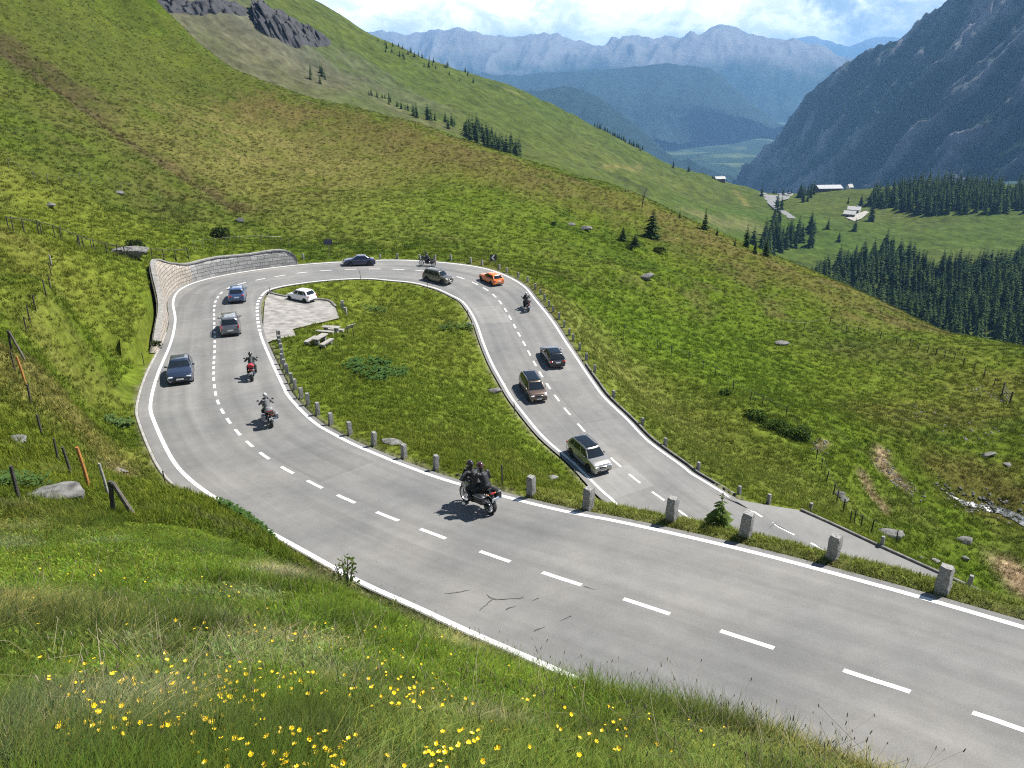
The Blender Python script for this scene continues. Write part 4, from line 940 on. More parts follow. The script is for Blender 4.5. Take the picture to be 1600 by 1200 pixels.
M_WALLG = mat_masonry('grey_courses', (.26, .256, .248), (.17, .17, .166), (.085, .08, .075), .9, .32)
WALLTOP = [((250,552),(249,549)),((262,530),(243,512)),((263,500),(239,470)),((265,470),(232,408)),((285,450),(268,410)),((320,440),(305,412)),((352,432),(352,403)),((400,422),(405,397)),((440,416),(442,391)),((458,413.5),(456,396)),((467,412.5),(466,409))]
wall = empty('retaining_wall'); tag(wall, 'curved stone retaining wall above the outside of the bend, beige rubble turning into grey courses', 'wall')
wb_, wt_ = [], []
for bpx, tpx in WALLTOP:
    q, i, l = road_hit(*bpx); k = i / 10; lat = RHL[i] + RXL[i] + .04; x, y = RC[i, 0] + RNL[i, 0] * lat, RC[i, 1] + RNL[i, 1] * lat
    w0 = np.array([x, y, RZ[i]]); r_ = ray(*tpx); Y = y + .0; 
    t = (y + .35) / r_[1]; h = CAMZ + r_[2] * t - RZ[i]
    wb_.append(w0); h = max(h, .05); wt_.append(np.array([x + RNL[i, 0] * (.12 * h + .05), y + RNL[i, 1] * (.12 * h + .05), RZ[i] + h]))
wb_ = catmull(np.array(wb_), 6); wt_ = catmull(np.array(wt_), 6); WALL_H = wt_[:, 2] - wb_[:, 2]
def wall_piece(name, i0, i1, mat):
    V = []; UV = []; sl = arclen(wb_); 
    for i in range(i0, i1 + 1):
        nrm = wt_[i] - wb_[i]; o = np.array([nrm[0], nrm[1], 0]); o = o / (np.linalg.norm(o) + 1e-9)
        prof = [(wb_[i] - np.array([0, 0, .3]), -.3), (wb_[i] * .67 + wt_[i] * .33, WALL_H[i] * .33), (wb_[i] * .33 + wt_[i] * .67, WALL_H[i] * .67), (wt_[i], WALL_H[i]), (wt_[i] + o * .5, WALL_H[i] + .5), (wt_[i] + o * .55 - np.array([0, 0, 1.2]), WALL_H[i] + 1.5)]
        for p, v in prof: j = (vnoise(np.array([sl[i] * 2.5]), np.array([v * 3.0]), 5)[0] - .5) * .10; V.append(p - o * j); UV.append((sl[i], v))
    me = np_mesh(name, V, grid_quads(i1 - i0 + 1, 6), smooth=False); uv = me.uv_layers.new(name='UVMap'); li = np.zeros(len(me.loops), np.int32); me.loops.foreach_get('vertex_index', li); uv.data.foreach_set('uv', np.array(UV, np.float32)[li].ravel())
    return link(name, me, mat, wall)
wall_piece('rubble_face', 0, 30, M_WALLB); wall_piece('coursed_face', 30, len(wb_) - 1, M_WALLG)

mb = MB(); rings = []
for i in range(len(wb_)):
    if WALL_H[i] < .3: continue
    o = wt_[i] - wb_[i]; o[2] = 0; o = o / (np.linalg.norm(o) + 1e-9); a = wt_[i] - o * .09; c = wt_[i] + o * .36; j = random.uniform(-.02, .02)
    rings.append([tuple(a + np.array([0, 0, -.02 + j])), tuple(a + np.array([0, 0, .11 + j])), tuple(c + np.array([0, 0, .13 + j])), tuple(c + np.array([0, 0, -.03 + j]))])
mb.loft(rings); mb.build('coping', pbr('coping_stone', (.30, .29, .27), .9, col2=(.16, .15, .14), scale=3.5, bump=.5, bscale=12), wall, smooth=False)
# ------------------------------------------------------------------ fences: one thing, its posts, rails and wires as parts
def post(p, h, r, mat, parent, lean=(0, 0), name='post'):
    mb = MB(); mb.tube([(0, 0, -.3), (lean[0] * .5, lean[1] * .5, h * .5), (lean[0], lean[1], h)], [r, r * .96, r * .9], 7); o = mb.build(name, mat, parent); o.location = p; return o
def fence(name, label, pts, h, r, mat, wires=2, rail=None, jitter=.08, wire_r=.008):
    f = empty(name, (0, 0, 0)); tag(f, label, 'fence'); P = [np.array(ground(*p)) if len(p) == 2 else np.array(p) for p in pts]
    base = P[0]; f.location = base
    for p in P: post(p - base, h * random.uniform(.9, 1.1), r * random.uniform(.85, 1.15), mat, f, (random.uniform(-jitter, jitter), random.uniform(-jitter, jitter)))
    for k in range(wires):
        z = h * (.9 - .38 * k); mb = MB()
        mb.tube([tuple(p - base + np.array([0, 0, z])) for p in P], wire_r, 4); mb.build('wire', M_STEEL, f)
    if rail:
        mb = MB(); mb.tube([tuple(p - base + np.array([0, 0, h * .93])) for p in P], rail, 6); mb.build('rail', mat, f)
    return f
fence('wooden_fence', 'grey post fence with top rail running along the slope above the retaining wall', [(14,360),(21.5,361.6),(38,363),(61,366.4),(66,367),(87,372.5),(96,376),(123,386),(126,388),(132,389),(144,392),(149,393),(167,398),(184,401),(197,403),(209,404.5),(222,403),(238,405),(257,406),(276,406),(295,404)], 1.15, .05, M_WOODD, 1, .028)
fence('wire_fence', 'thin post fence on the grass behind the grey part of the retaining wall', [(305,392),(318,388),(335,386),(354,384),(376,382),(408,380),(441,382),(452,388)], 1.1, .04, M_WOODG, 1)
fence('wire_fence', 'faint thin post fence high on the left slope above the rocks', [(14,262),(55,283),(75,287),(96,290),(126,284),(142,283),(189,297),(220,300),(252,318)], 1.1, .04, M_WOODG, 1)
fence('wire_fence', 'dark leaning post fence descending the left bank from its white-topped post', [(81,431),(79,451),(73,463),(56,485),(47,502),(42,520),(24,580)], 1.0, .04, M_WOODD, 0)
fence('wire_fence', 'dark post fence nearest the meadow, left of the boulder and orange stakes', [(49,632),(66,681),(92,722),(114,748),(30,783)], .95, .042, M_WOODD, 0)
fence('wire_fence', 'short dark post fence along the gully beyond the lower road', [(974,522),(1027,545),(1048,557),(1076,565),(1098,577),(1118,588),(1146,609),(1172,627),(1191,634),(1228,653),(1275,718),(1284,734),(1291,753),(1302,773),(1307,786),(1317,802),(1328,818),(1334,820),(1345,826),(1361,833),(1400,848)], 1.15, .05, M_WOODD, 1)
fence('wire_fence', 'distant dotted post fence crossing the far right meadow to the wooden gate', [(1220,512),(1256,515),(1296,507),(1322,518),(1340,522),(1375,530),(1400,538),(1421,541),(1434,548),(1449,551),(1462,556),(1475,560),(1490,565),(1505,572),(1521,580),(1537,591),(1552,605)], 1.25, .06, M_WOODD, 1)
# gate
ga = ground(1565, 618); gb = ground(1577, 632); gt = empty('wooden_gate', ga); tag(gt, 'dark wooden pasture gate with bars at the end of the far right fence', 'gate')
dv = gb - ga; L_ = np.linalg.norm(dv[:2]); L_ = max(L_, 3.0); dv = dv / np.linalg.norm(dv[:2]) * L_
post((0, 0, 0), 1.7, .10, M_WOODD, gt); post(dv, 1.7, .10, M_WOODD, gt)
for k in range(4):
    mb = MB(); mb.tube([(0, 0, .35 + .33 * k), tuple(dv + np.array([0, 0, .35 + .33 * k]))], .045, 6); mb.build('bar', M_WOODG, gt)
mb = MB(); mb.tube([(0, 0, .3), tuple(dv + np.array([0, 0, 1.4]))], .04, 6); mb.build('brace', M_WOODG, gt)
# A-shaped strainer posts and stakes
def aframe(px, py, label, h=1.55, spread=.62):
    p = ground(px, py); o = empty('strainer_post', p); tag(o, label, 'fence post', 'A-shaped fence posts')
    post((-.08, 0, 0), h, .055, M_WOODD, o, (.10, 0), 'upright'); mb = MB(); mb.tube([(spread, .05, -.2), (.06, .0, h * .96)], [.06, .052], 7); mb.build('brace', M_WOODG, o)
aframe(183, 806, 'A-shaped grey wooden strainer post beside the road bank, nearest the meadow', .9, .42)
aframe(22, 556, 'A-shaped dark wooden strainer post on the far left bank', 1.25, .42)
def stake(px, py, h, r, mat, name, label, cat, grp=None, lean=(0, 0)):
    p = ground(px, py); mb = MB(); mb.tube([(0, 0, -.25), (lean[0] * .4, lean[1] * .5, h * .5), (lean[0], lean[1], h)], [r, r, r * .9], 8); o = mb.build(name, mat); o.location = p; return tag(o, label, cat, grp)
stake(141, 766, 1.25, .045, M_WOODO, 'marker_stake', 'orange painted stake standing beside the boulder', 'stake', 'orange stakes', (-.08, 0))
stake(41, 602, 1.35, .05, M_WOODO, 'marker_stake', 'orange painted stake farther up the left bank', 'stake', 'orange stakes', (-.1, 0))
stake(171, 779, 1.0, .035, M_PALE, 'bent_stake', 'pale bent stake between boulder and road', 'stake', None, (-.06, 0))
stake(81, 416, .9, .06, M_PALE, 'marker_stake', 'white-topped stake on the left slope', 'stake')
for n, (px, py, lab) in enumerate([(422, 458, 'where the gravel lay-by begins'), (564.5, 436, 'at the top of the inner verge'), (671, 449, 'on the inner verge beside the olive-grey off-roader'), (731, 499, 'beside the small concrete drain of the inner verge'), (803.5, 645, 'on the inner verge left of the silver-beige off-roader'), (433.5, 531, 'at the near corner of the gravel lay-by'), (291, 757, 'where the near bank meets the outer line'), (257, 548, 'at the foot of the retaining wall'), (231, 572, 'on the grass left of the slate hatchback'), (783, 757, 'just right of the touring motorcycle')]):
    q, i, l = road_hit(px, py); outer = l > 0; off = abs(l) - (RHL[i] if outer else RHR[i]); b = bank(i, min(max(off, (1.2 if outer and n > 5 else .55)), 2.2), outer)
    mb = MB(); mb.tube([(0, 0, -.25), (.0, 0, .5), (-.02, 0, 1.0)], .032, 8); o = mb.build('snow_pole', M_WOODD); o.location = b; tag(o, 'thin dark snow pole ' + lab, 'snow pole', 'snow poles beside the road')
# ------------------------------------------------------------------ signs
def sign_at(px, py, outer_off): q, i, l = road_hit(px, py); return bank(i, outer_off, True), i
b, i = sign_at(518, 408, 1.6); sg = empty('road_sign', b); tag(sg, 'dark blue rectangular road sign on a single post behind the far bend', 'road sign')
post((0, 0, 0), 2.3, .035, M_STEEL, sg); mb = MB(); mb.box((0, -.06, 2.15), (1.05, .03, .66), .008); pn = mb.build('panel', M_SIGNB, sg)
mb = MB(); [mb.box((x, -.079, z), (w, .008, .06), 0) for x, z, w in ((-.05, 2.30, .7), (.0, 2.16, .8), (-.1, 2.02, .5))]; mb.build('faded_lettering', pbr('sign_letters', (.09, .09, .16), .5), pn)
b, i = sign_at(766, 417, 2.2); sg = empty('chevron_sign', b + np.array([0, 0, -.1])); sg.rotation_euler = (0, 0, .35); tag(sg, 'square dark chevron sign with a white left-pointing arrow behind the orange coupe', 'road sign')
for x in (-.3, .3): post((x, .05, 0), 1.5, .03, M_STEEL, sg)
mb = MB(); mb.box((0, 0, 1.15), (.9, .03, .8), .008); pn = mb.build('panel', M_SIGNK, sg)
mb = MB(); y = -.02
for s in (1, -1): mb.add([(.22, y, 1.15 + s * .34), (.02, y, 1.15 + s * .34), (-.26, y, 1.15), (-.06, y, 1.15)], [(0, 1, 2, 3) if s < 0 else (3, 2, 1, 0)])
mb.build('arrow', M_SIGNW, pn, smooth=False)
# info board by the picnic place
p = ground(549, 529); sg = empty('info_board', p); sg.rotation_euler = (0, 0, .9); tag(sg, 'slanted pale info board on two dark legs beside the picnic benches', 'info board')
for x in (-.3, .3): post((x, 0, 0), 1.0, .035, M_WOODD, sg, (0, .1))
mb = MB(); mb.box((0, .05, 1.05), (.9, .04, .62), .01, rot=(.75, 0, 0)); mb.build('panel', M_PALE, sg)
# ------------------------------------------------------------------ picnic place
def picnic_table(p, yaw, lab):
    o = empty('picnic_table', p); o.scale = (.8,) * 3; o.rotation_euler = (0, 0, yaw); tag(o, lab, 'picnic table', 'picnic furniture by the lay-by')
    mb = MB(); [mb.box((x, 0, .76), (.24, 2.0, .07), .015) for x in (-.26, 0, .26)]; mb.build('tabletop', M_PALE, o)
    for y in (-.62, .62): mb = MB(); mb.box((0, y, .22), (.5, .32, 1.0), .03); mb.build('leg', M_GRAN, o)
    return o
def picnic_bench(p, yaw, lab):
    o = empty('picnic_bench', p); o.scale = (.8,) * 3; o.rotation_euler = (0, 0, yaw); tag(o, lab, 'bench', 'picnic furniture by the lay-by')
    mb = MB(); mb.lathe([(.24, -1.0), (.24, 1.0)], (0, 0, 0), 'Y', 18)
    mb2 = MB(); rings = [[(.25 * math.cos(q), y, .45 - .30 * max(0, -math.sin(q) if math.sin(q) < 0 else 0)) for q in np.linspace(math.pi, 2 * math.pi, 9)] for y in (-1.0, -.5, 0, .5, 1.0)]; mb2.loft(rings); mb2.build('seat', M_PALE, o)
    for y in (-.62, .62): mb = MB(); mb.box((0, y, 0), (.34, .24, .56), .03); mb.build('leg', M_GRAN, o)
    return o
q = ground(501, 537); a1 = 1.25 - math.pi / 2
def off(p, yaw, dx, dy): c, s_ = math.cos(yaw), math.sin(yaw); x, y = p[0] + dx * c - dy * s_, p[1] + dx * s_ + dy * c; return (x, y, float(NEAR.height(x, y)))
picnic_table(q, a1, 'pale plank picnic table seen end-on between its two half-log benches'); picnic_bench(off(q, a1, -.72, -.2), a1, 'pale half-log bench on the lay-by side of the end-on picnic table'); picnic_bench(off(q, a1, .72, -.2), a1, 'pale half-log bench on the meadow side of the end-on picnic table')
q2 = ground(518, 521); a2 = a1 + math.pi / 2 + .1
picnic_table(q2, a2, 'pale plank picnic table seen lengthwise beside the gravel lay-by'); picnic_bench(off(q2, a2, .76, 0), a2, 'half-log bench behind the lengthwise picnic table'); picnic_bench(off(q2, a2, -.74, .25), a2, 'half-log bench in front of the lengthwise picnic table')
# ------------------------------------------------------------------ boulders
def boulder(px, py, d, label, seed, grp='boulders on the slopes', mat=None, p=None, sink=.25, yaw=None):
    rg = np.random.default_rng(seed); mb = MB(); n, m = 22, 13; mb.ell((0, 0, 0), (1, 1, 1), n, m); V = np.array(mb.v); nz = np.zeros(len(V))
    for k in range(7):
        dr = rg.normal(size=3); dr /= np.linalg.norm(dr); cut = rg.uniform(.45, .8); q = V @ dr; V = V - np.outer(np.maximum(q - cut, 0) * .9, dr)
    f = ridged(V[:, 0] * 2 + seed, V[:, 1] * 2 + V[:, 2] * 1.7, seed, 3); V *= (.86 + .26 * f)[:, None]; V *= np.array(d) / 2
    mb.v = [tuple(v) for v in V]; o = mb.build('boulder', mat or M_ROCK, smooth=True, angle=30); g = ground(px, py) if p is None else p; o.location = (g[0], g[1], g[2] + d[2] * (.5 - sink)); o.rotation_euler = (0, 0, rg.uniform(-.5, .5) if yaw is None else yaw); return tag(o, label, 'boulder', grp)
boulder(97, 781, (1.6, 1.0, .5), 'long flat grey boulder lying in the grass beside the orange stake', 2, yaw=.1)
boulder(205, 402, (4.2, 2.0, 1.4), 'pale rock outcrop behind the wooden fence above the wall', 5)
for k, (x, y, d, l) in enumerate([(1011, 436, (2.6, 1.6, 1.3), 'dark boulder alone on the slope right of the small spruces'), (916, 360, (2.4, 1.4, 1.1), 'pale broken rock left of the dark shrubs on the ridge slope'), (893, 352, (1.6, 1.0, .7), 'small flat rock uphill of the pale broken rock'), (375, 347, (1.6, .9, .8), 'whitish rock on the slope above the curved wall'), (1222, 538, (2.2, 1.2, .7), 'low grey rock in the bright green meadow'), (1392, 838, (2.6, 1.4, .8), 'broad flat rock beside the lower road kerb'), (1508, 848, (1.7, 1.0, .7), 'rounded pale rock in the lower right meadow'), (1545, 712, (2.2, .9, .6), 'long pale rock in the rough right meadow'), (1573, 728, (1.0, .7, .5), 'small white rock next to the long pale rock'), (1460, 878, (.8, .6, .4), 'small white stone near the exit of the lower road'), (1508, 874, (.6, .5, .35), 'tiny pale stone below the rounded pale rock'), (1437, 872, (.6, .4, .3), 'tiny stone close to the lower kerb'), (1313, 776, (1.0, .8, .6), 'pale stone heap by the gully fence, upper piece'), (1318, 783, (.9, .7, .5), 'pale stone heap by the gully fence, lower piece'), (187, 303, (1.2, .8, .6), 'small pale rock on the upper left slope'), (78, 322, (1.5, .8, .5), 'flat rock among the tan grass at upper left'), (610, 692, (1.5, .7, .25), 'flat pale slab in the grass behind a guard stone'), (858, 748, (1.2, .6, .25), 'flat grey slab on the grass left of the lower road'), (775, 611, (1.6, 1.1, .35), 'pale concrete drain block at the inner edge of the lower road'), (733, 507, (1.2, .9, .3), 'small pale drain block beside a snow pole on the inner verge'), (30, 690, (.8, .5, .3), 'pale stone in the grass behind the left fence'), (183, 738, (1.2, .5, .22), 'weathered grey slab in the grass left of the bend')]):
    boulder(x, y, d, l, 20 + k)
# stream in the lower right
st = [(1478,770),(1500,783),(1525,790),(1548,796),(1575,803),(1605,818),(1660,838)]
P = catmull(np.array([ground(*p) for p in st]), 6); n = len(P); V = []
t_ = np.gradient(P, axis=0); t_[:, 2] = 0; t_ /= np.linalg.norm(t_, axis=1)[:, None]
for k in range(n):
    nn = np.array([-t_[k, 1], t_[k, 0], 0]); w = .12 + .38 * k / n + random.uniform(-.06, .06)
    for s_ in (1, 0, -1): q = P[k] + nn * w * s_; q[2] = float(NEAR.height(q[0], q[1])) + .06; V.append(q)
tag(link('stream', np_mesh('stream', V, grid_quads(n, 3)), pbr('white_water', (.36, .38, .40), .3, col2=(.06, .07, .065), scale=2.2, bump=.5, bscale=5)), kind='structure')
# stones strewn along the stream and the earth scars: far too many to count
mb = MB()
def strew(line, count, spread, s0, s1):
    L = catmull(np.array([ground(*p) for p in line]), 8)
    for _ in range(count):
        q = L[random.randrange(len(L))]; x, y = q[0] + random.gauss(0, spread), q[1] + random.gauss(0, spread); z = float(NEAR.height(x, y)); s_ = random.uniform(s0, s1)
        mb.ell((x, y, z), (s_, s_ * random.uniform(.6, 1), s_ * random.uniform(.4, .7)), 6, 4, rot=(random.uniform(-.5, .5), random.uniform(-.5, .5), random.uniform(0, 3)))
strew(st[:6], 130, .8, .06, .26); strew([(1376,705),(1380,728),(1396,745),(1412,760),(1435,775)], 90, .6, .05, .20); strew([(1530,600),(1545,615),(1560,628)], 50, 1.0, .06, .22); strew([(1270,690),(1285,700)], 30, .5, .05, .2); strew([(1440,640),(1500,670),(1560,690)], 60, 2.5, .06, .24)
tag(mb.build('stone_rubble', M_ROCK, smooth=True, angle=30), 'loose stones strewn along stream and bare earth scars', 'stones', kind='stuff')
# ================================================================== MIDDLE GROUND: the next hillside and the wooded plateau
CM = [(300,-90,720),(400,-45,740),(480,0,760),(520,20,770),(600,65,800),(700,100,830),(800,135,860),(880,170,880),(950,205,900),(1000,230,910),(1060,262,920),(1115,281,930),(1150,291,930),(1195,303,920),
 (270,50,420),(400,80,470),(420,0,560),(350,-20,520),(500,120,490),(600,150,520),(600,110,640),(700,170,545),(700,135,690),(815,235,540),(800,170,740),(900,230,650),(1000,280,660),(1000,255,800),(1100,320,690),(1180,320,790),(1150,365,600),
 (700,205,470),(880,268,470),(1010,312,480),(1100,358,500),(1200,402,480),(560,172,440),(450,145,430),
 (1215,305,900),(1260,301,900),(1295,298,885),(1340,295,900),(1400,332,760),(1500,330,740),(1600,322,760),(1500,290,900),(1600,290,900),(1450,370,660),(1600,350,690),(1330,340,740),(1250,350,700),(1300,400,600),(1260,420,555),(1400,430,520),(1500,450,480),(1600,430,520),(1300,460,480),(1500,520,400),(1600,530,385),(1400,500,420),(1450,530,380),(1750,330,760),(1750,480,480),(1800,560,380)]
MC = [at_y(*c) for c in CM]
for c in CM[:14]: q = at_y(*c); MC.append(np.array([q[0] * 1.2, q[1] * 1.2, q[2] - 70])); MC.append(np.array([q[0] * 1.5, q[1] * 1.5, q[2] - 260]))
for c in [(1215,305,900),(1295,298,885),(1400,290,900),(1500,290,900),(1600,290,900),(1750,300,900)]: q = at_y(*c); MC.append(np.array([q[0] * 1.12, q[1] * 1.12, q[2] - 25])); MC.append(np.array([q[0] * 1.5, q[1] * 1.5, q[2] - 230]))
for c in [(270,50,300),(500,130,300),(700,205,330),(1010,320,330),(1200,410,330),(1400,510,300),(1600,545,290),(1800,580,280)]: q = at_y(*c); MC.append(q - np.array([0, 0, 26]))
MTPS = _tps(np.array(MC), .0008)
MRAV = None
def mid_z(x, y):
    z = MTPS(x, y); r = np.hypot(x, y); w = sstep(-20, 40, z - MTPS(x, y) + 30)
    a = np.arctan2(x, y); left = 1 - sstep(R(14), R(22), a)
    z = z + (fbm(x / 60, y / 60, 51, 4) - .5) * 14 * left + (fbm(x / 14, y / 14, 53, 3) - .5) * 3 + (fbm(x / 120, y / 120, 57, 3) - .5) * 10
    return z
MID = Polar(np.linspace(R(-40), R(46), 520), np.geomspace(250, 1500, 330), mid_z)
for c in (CM[3], CM[6], CM[9], CM[12], CM[20], CM[50]): pass
def mid_col(x, y):
    a = fbm(x / 90, y / 90, 71, 4); b = fbm(x / 22, y / 22, 73, 4)
    C = np.array([.048, .075, .013])[None] * (1 - a)[:, None] + np.array([.074, .084, .020])[None] * a[:, None]
    t = (sstep(.5, .7, b) * .45)[:, None]; C = C * (1 - t) + np.array([.045, .065, .018]) * t
    for col, s, rad, L in MPATCH:
        d = line_dist(L, x, y) + (b - .5) * rad * 1.8; t = (s * np.exp(-(np.maximum(d, 0) / rad) ** 2))[:, None]; C = C * (1 - t) + col * t
    return C
def mw(pts): return [MID.hit(*p)[:2] for p in pts]
SCREE = np.array([.082, .080, .066]); DEEP = np.array([.048, .078, .013])
MPATCH = [(SCREE, .75, 38, mw([(250,20),(330,25),(400,40)])), (SCREE, .65, 34, mw([(420,60),(480,85),(500,110)])), (SCREE, .35, 24, mw([(590,115),(620,140),(660,165)])), (np.array([.09, .085, .045]), .7, 55, mw([(330,60),(420,110),(520,140)])), (DEEP, .7, 60, mw([(1130,350),(1180,345),(1240,360)])), (DEEP, .6, 60, mw([(1300,370),(1400,380),(1550,370)])),
 (np.array([.04, .05, .02]), .9, 2.6, mw([(925,262),(955,272),(980,282),(1008,296),(1006,308)])), (TAN, .5, 5, mw([(945,262),(975,264),(1000,258)])), (TAN, .6, 3, mw([(1148,298),(1160,312),(1168,322)])), (TAN, .5, 4, mw([(790,140),(815,150)])), (np.array([.15, .13, .06]), .5, 14, mw([(1100,340),(1170,350)]))]
nr, nc = MID.Z.shape
me = np_mesh('hillside', np.stack([MID.X.ravel(), MID.Y.ravel(), MID.Z.ravel()], 1), grid_quads(nr, nc)[:, ::-1]); vcol(me, 'ground', mid_col(MID.X.ravel(), MID.Y.ravel()))
tag(link('hillside', me, mat_ground('hill_ground', .16, .05, .5)), kind='structure')

# ------------------------------------------------------------------ conifers
M_BARK = pbr('spruce_bark', (.085, .065, .05), .95, var=.35, scale=5)
def mat_leaf(name, c1, c2, trans=.25):
    m, nt, out = newmat(name); d = N(nt, 'ShaderNodeBsdfDiffuse'); t = N(nt, 'ShaderNodeBsdfTranslucent'); mx = N(nt, 'ShaderNodeMixShader'); mx.inputs[0].default_value = trans
    oi = N(nt, 'ShaderNodeObjectInfo'); tc = N(nt, 'ShaderNodeTexCoord'); nz = N(nt, 'ShaderNodeTexNoise', i_Scale=1.3, i_Detail=3.0); nt.links.new(tc.outputs['Object'], nz.inputs['Vector'])
    ad = N(nt, 'ShaderNodeMath', operation='ADD'); nt.links.new(nz.outputs[0], ad.inputs[0]); nt.links.new(oi.outputs['Random'], ad.inputs[1])
    rp = N(nt, 'ShaderNodeMapRange'); rp.inputs[1].default_value = .4; rp.inputs[2].default_value = 1.6; nt.links.new(ad.outputs[0], rp.inputs[0])
    c = N(nt, 'ShaderNodeMix', data_type='RGBA'); c.inputs['A'].default_value = rgba(c1); c.inputs['B'].default_value = rgba(c2); nt.links.new(rp.outputs[0], c.inputs['Factor'])
    for s_ in (d, t): nt.links.new(c.outputs['Result'], s_.inputs['Color'])
    nt.links.new(d.outputs[0], mx.inputs[1]); nt.links.new(t.outputs[0], mx.inputs[2]); nt.links.new(mx.outputs[0], out.inputs[0]); return m
M_NEED = mat_leaf('spruce_needles', (.026, .052, .022), (.060, .088, .030)); M_LARCH = mat_leaf('larch_needles', (.12, .17, .045), (.16, .21, .06), .45); M_LEAF = mat_leaf('dock_leaves', (.050, .10, .026), (.095, .15, .050), .25); M_SHRUB = mat_leaf('shrub_leaves', (.020, .036, .015), (.045, .060, .020))
def crown_mb(h, rad, seed, whorls=15, per=9, low=.08, ragged=.3):
    rg = random.Random(seed); mb = MB()
    for k in range(whorls):
        t = (k + rg.uniform(-.3, .3)) / whorls; z = h * (low + (1 - low) * t * .97); rr = rad * (1 - t) ** .64 * rg.uniform(1 - ragged * .6, 1 + ragged * .4) + .02 * rad
        n = max(4, int(per * (1 - .5 * t)))
        for j in range(n):
            a = 2 * math.pi * (j + rg.uniform(-.4, .4)) / n + k * 1.3; r_ = rr * rg.uniform(1 - ragged, 1.1); dz = -r_ * rg.uniform(.20, .55); w = r_ * rg.uniform(.24, .40); ca, sa = math.cos(a), math.sin(a)
            P = lambda u, v, zz: (ca * u - sa * v, sa * u + ca * v, z + zz)
            mb.add([P(.0, 0, r_ * .12), P(r_ * .5, w, dz * .35 - r_ * .10), P(r_ * .5, 0, dz * .25 + r_ * .08), P(r_ * .5, -w, dz * .35 - r_ * .10), P(r_, w * .35, dz), P(r_ * 1.03, -w * .2, dz * .9)], [(0, 1, 2), (0, 2, 3), (1, 4, 2), (2, 4, 5), (2, 5, 3)])
    mb.add([(0, 0, h * .965), (.03 * rad, .05 * rad, h * .90), (-.05 * rad, 0, h * .90), (.02 * rad, -.06 * rad, h * .9)], [(0, 1, 2), (0, 2, 3), (0, 3, 1)])
    return mb
def tree_proto(name, h, rad, seed, mat, **kw):
    o = empty(name); mb = MB(); mb.tube([(0, 0, -1.0), (0, 0, h * .4), (.02 * h * random.uniform(-1, 1), 0, h * .92)], [h * .018, h * .012, h * .003], 6); mb.build('trunk', M_BARK, o)
    crown_mb(h, rad, seed, **kw).build('crown', mat, o, smooth=False); return o
TREES = [tree_proto('spruce_tree', 20, r_, 11 + k, M_NEED, low=lo, ragged=rg_, whorls=17) for k, (r_, lo, rg_) in enumerate([(4.2, .03, .3), (3.6, .05, .35), (4.8, .06, .4), (3.7, .03, .25), (4.4, .08, .45)])]
tused = [False] * len(TREES); TREE_N = 0
def plant_tree(p, h, label, grp, k=None, mats=None, fat=1.0):
    global TREE_N
    k = random.randrange(len(TREES)) if k is None else k
    t = TREES[k] if not tused[k] else copy_tree(TREES[k]); tused[k] = True; TREE_N += 1
    s = h / 20; t.location = (p[0], p[1], p[2] - .2); t.scale = (s * random.uniform(.85, 1.15) * fat, s * random.uniform(.85, 1.15) * fat, s); t.rotation_euler = (random.uniform(-.03, .03), random.uniform(-.03, .03), random.uniform(0, 6.28)); return tag(t, label, 'tree', grp)
# single trees of the middle ground
for x, y, h, l in [(1052, 262, 9, 'slim spruce standing alone on the skyline of the far hillside, left of another one'), (1076, 268, 8, 'small spruce on the far skyline just above the wooden hay barn'), (1113, 279, 5, 'tiny spruce touching the left end of the hay barn'), (1190, 306, 11, 'spruce at the left side of the far road top'), (1293, 358, 12, 'thin lone spruce on the meadow left of the chalets'), (1335, 361, 12, 'dark bushy spruce just below the two chalets'), (1461, 332, 11, 'lone spruce on the meadow in front of the back wood'), (1361, 345, 20, 'tall dark spruce to the right of the two chalets'), (1345, 322, 13, 'spruce behind the two chalets'), (1325, 318, 9, 'low spruce behind and left of the two chalets'), (1310, 378, 10, 'spruce in front of the near wood edge, below the meadow')]:
    plant_tree(MID.hit(x, y), h, l, None, fat=1.15)
FILL = []
def clump(n, poly, h0, h1, label, grp, sep=3.5, seed=1, fill=False, taken=()):
    rg = random.Random(seed); P = [MID.hit(*p)[:2] for p in poly]; P3 = np.array([[p[0], p[1], 0] for p in P]); x0, y0 = P3[:, 0].min(), P3[:, 1].min(); x1, y1 = P3[:, 0].max(), P3[:, 1].max(); done = []
    for _ in range(n * 40):
        if len(done) >= n: break
        x, y = rg.uniform(x0, x1), rg.uniform(y0, y1)
        if not in_poly(P3, np.array([x]), np.array([y]))[0]: continue
        if any((x - a) ** 2 + (y - b) ** 2 < sep ** 2 for a, b in list(done) + list(taken)): continue
        done.append((x, y))
        if fill: FILL.append((x, y, float(MID.height(x, y)), rg.uniform(h0, h1)))
        else: plant_tree((x, y, float(MID.height(x, y))), rg.uniform(h0, h1), label, grp)
    return done
NW = [(1262,440),(1300,415),(1370,400),(1385,392),(1440,418),(1500,425),(1560,420),(1620,395),(1680,400),(1680,560),(1500,545),(1440,535),(1400,515),(1340,490),(1290,462)]
nw = clump(112, NW, 14, 22, 'dark spruce crowded in the big near wood below the plateau meadow', 'spruces of the near wood', sep=6.5, seed=3); clump(520, NW, 11, 20, '', '', sep=3.0, seed=33, fill=True, taken=nw)
BW = [(1355,322),(1400,330),(1440,338),(1500,335),(1560,334),(1680,338),(1700,312),(1560,300),(1480,290),(1420,296),(1365,308)]
bw = clump(72, BW, 15, 21, 'dark spruce in the back wood at the upper edge of the plateau meadow', 'spruces of the back wood', sep=9, seed=4); clump(330, BW, 13, 20, '', '', sep=4, seed=34, fill=True, taken=bw)
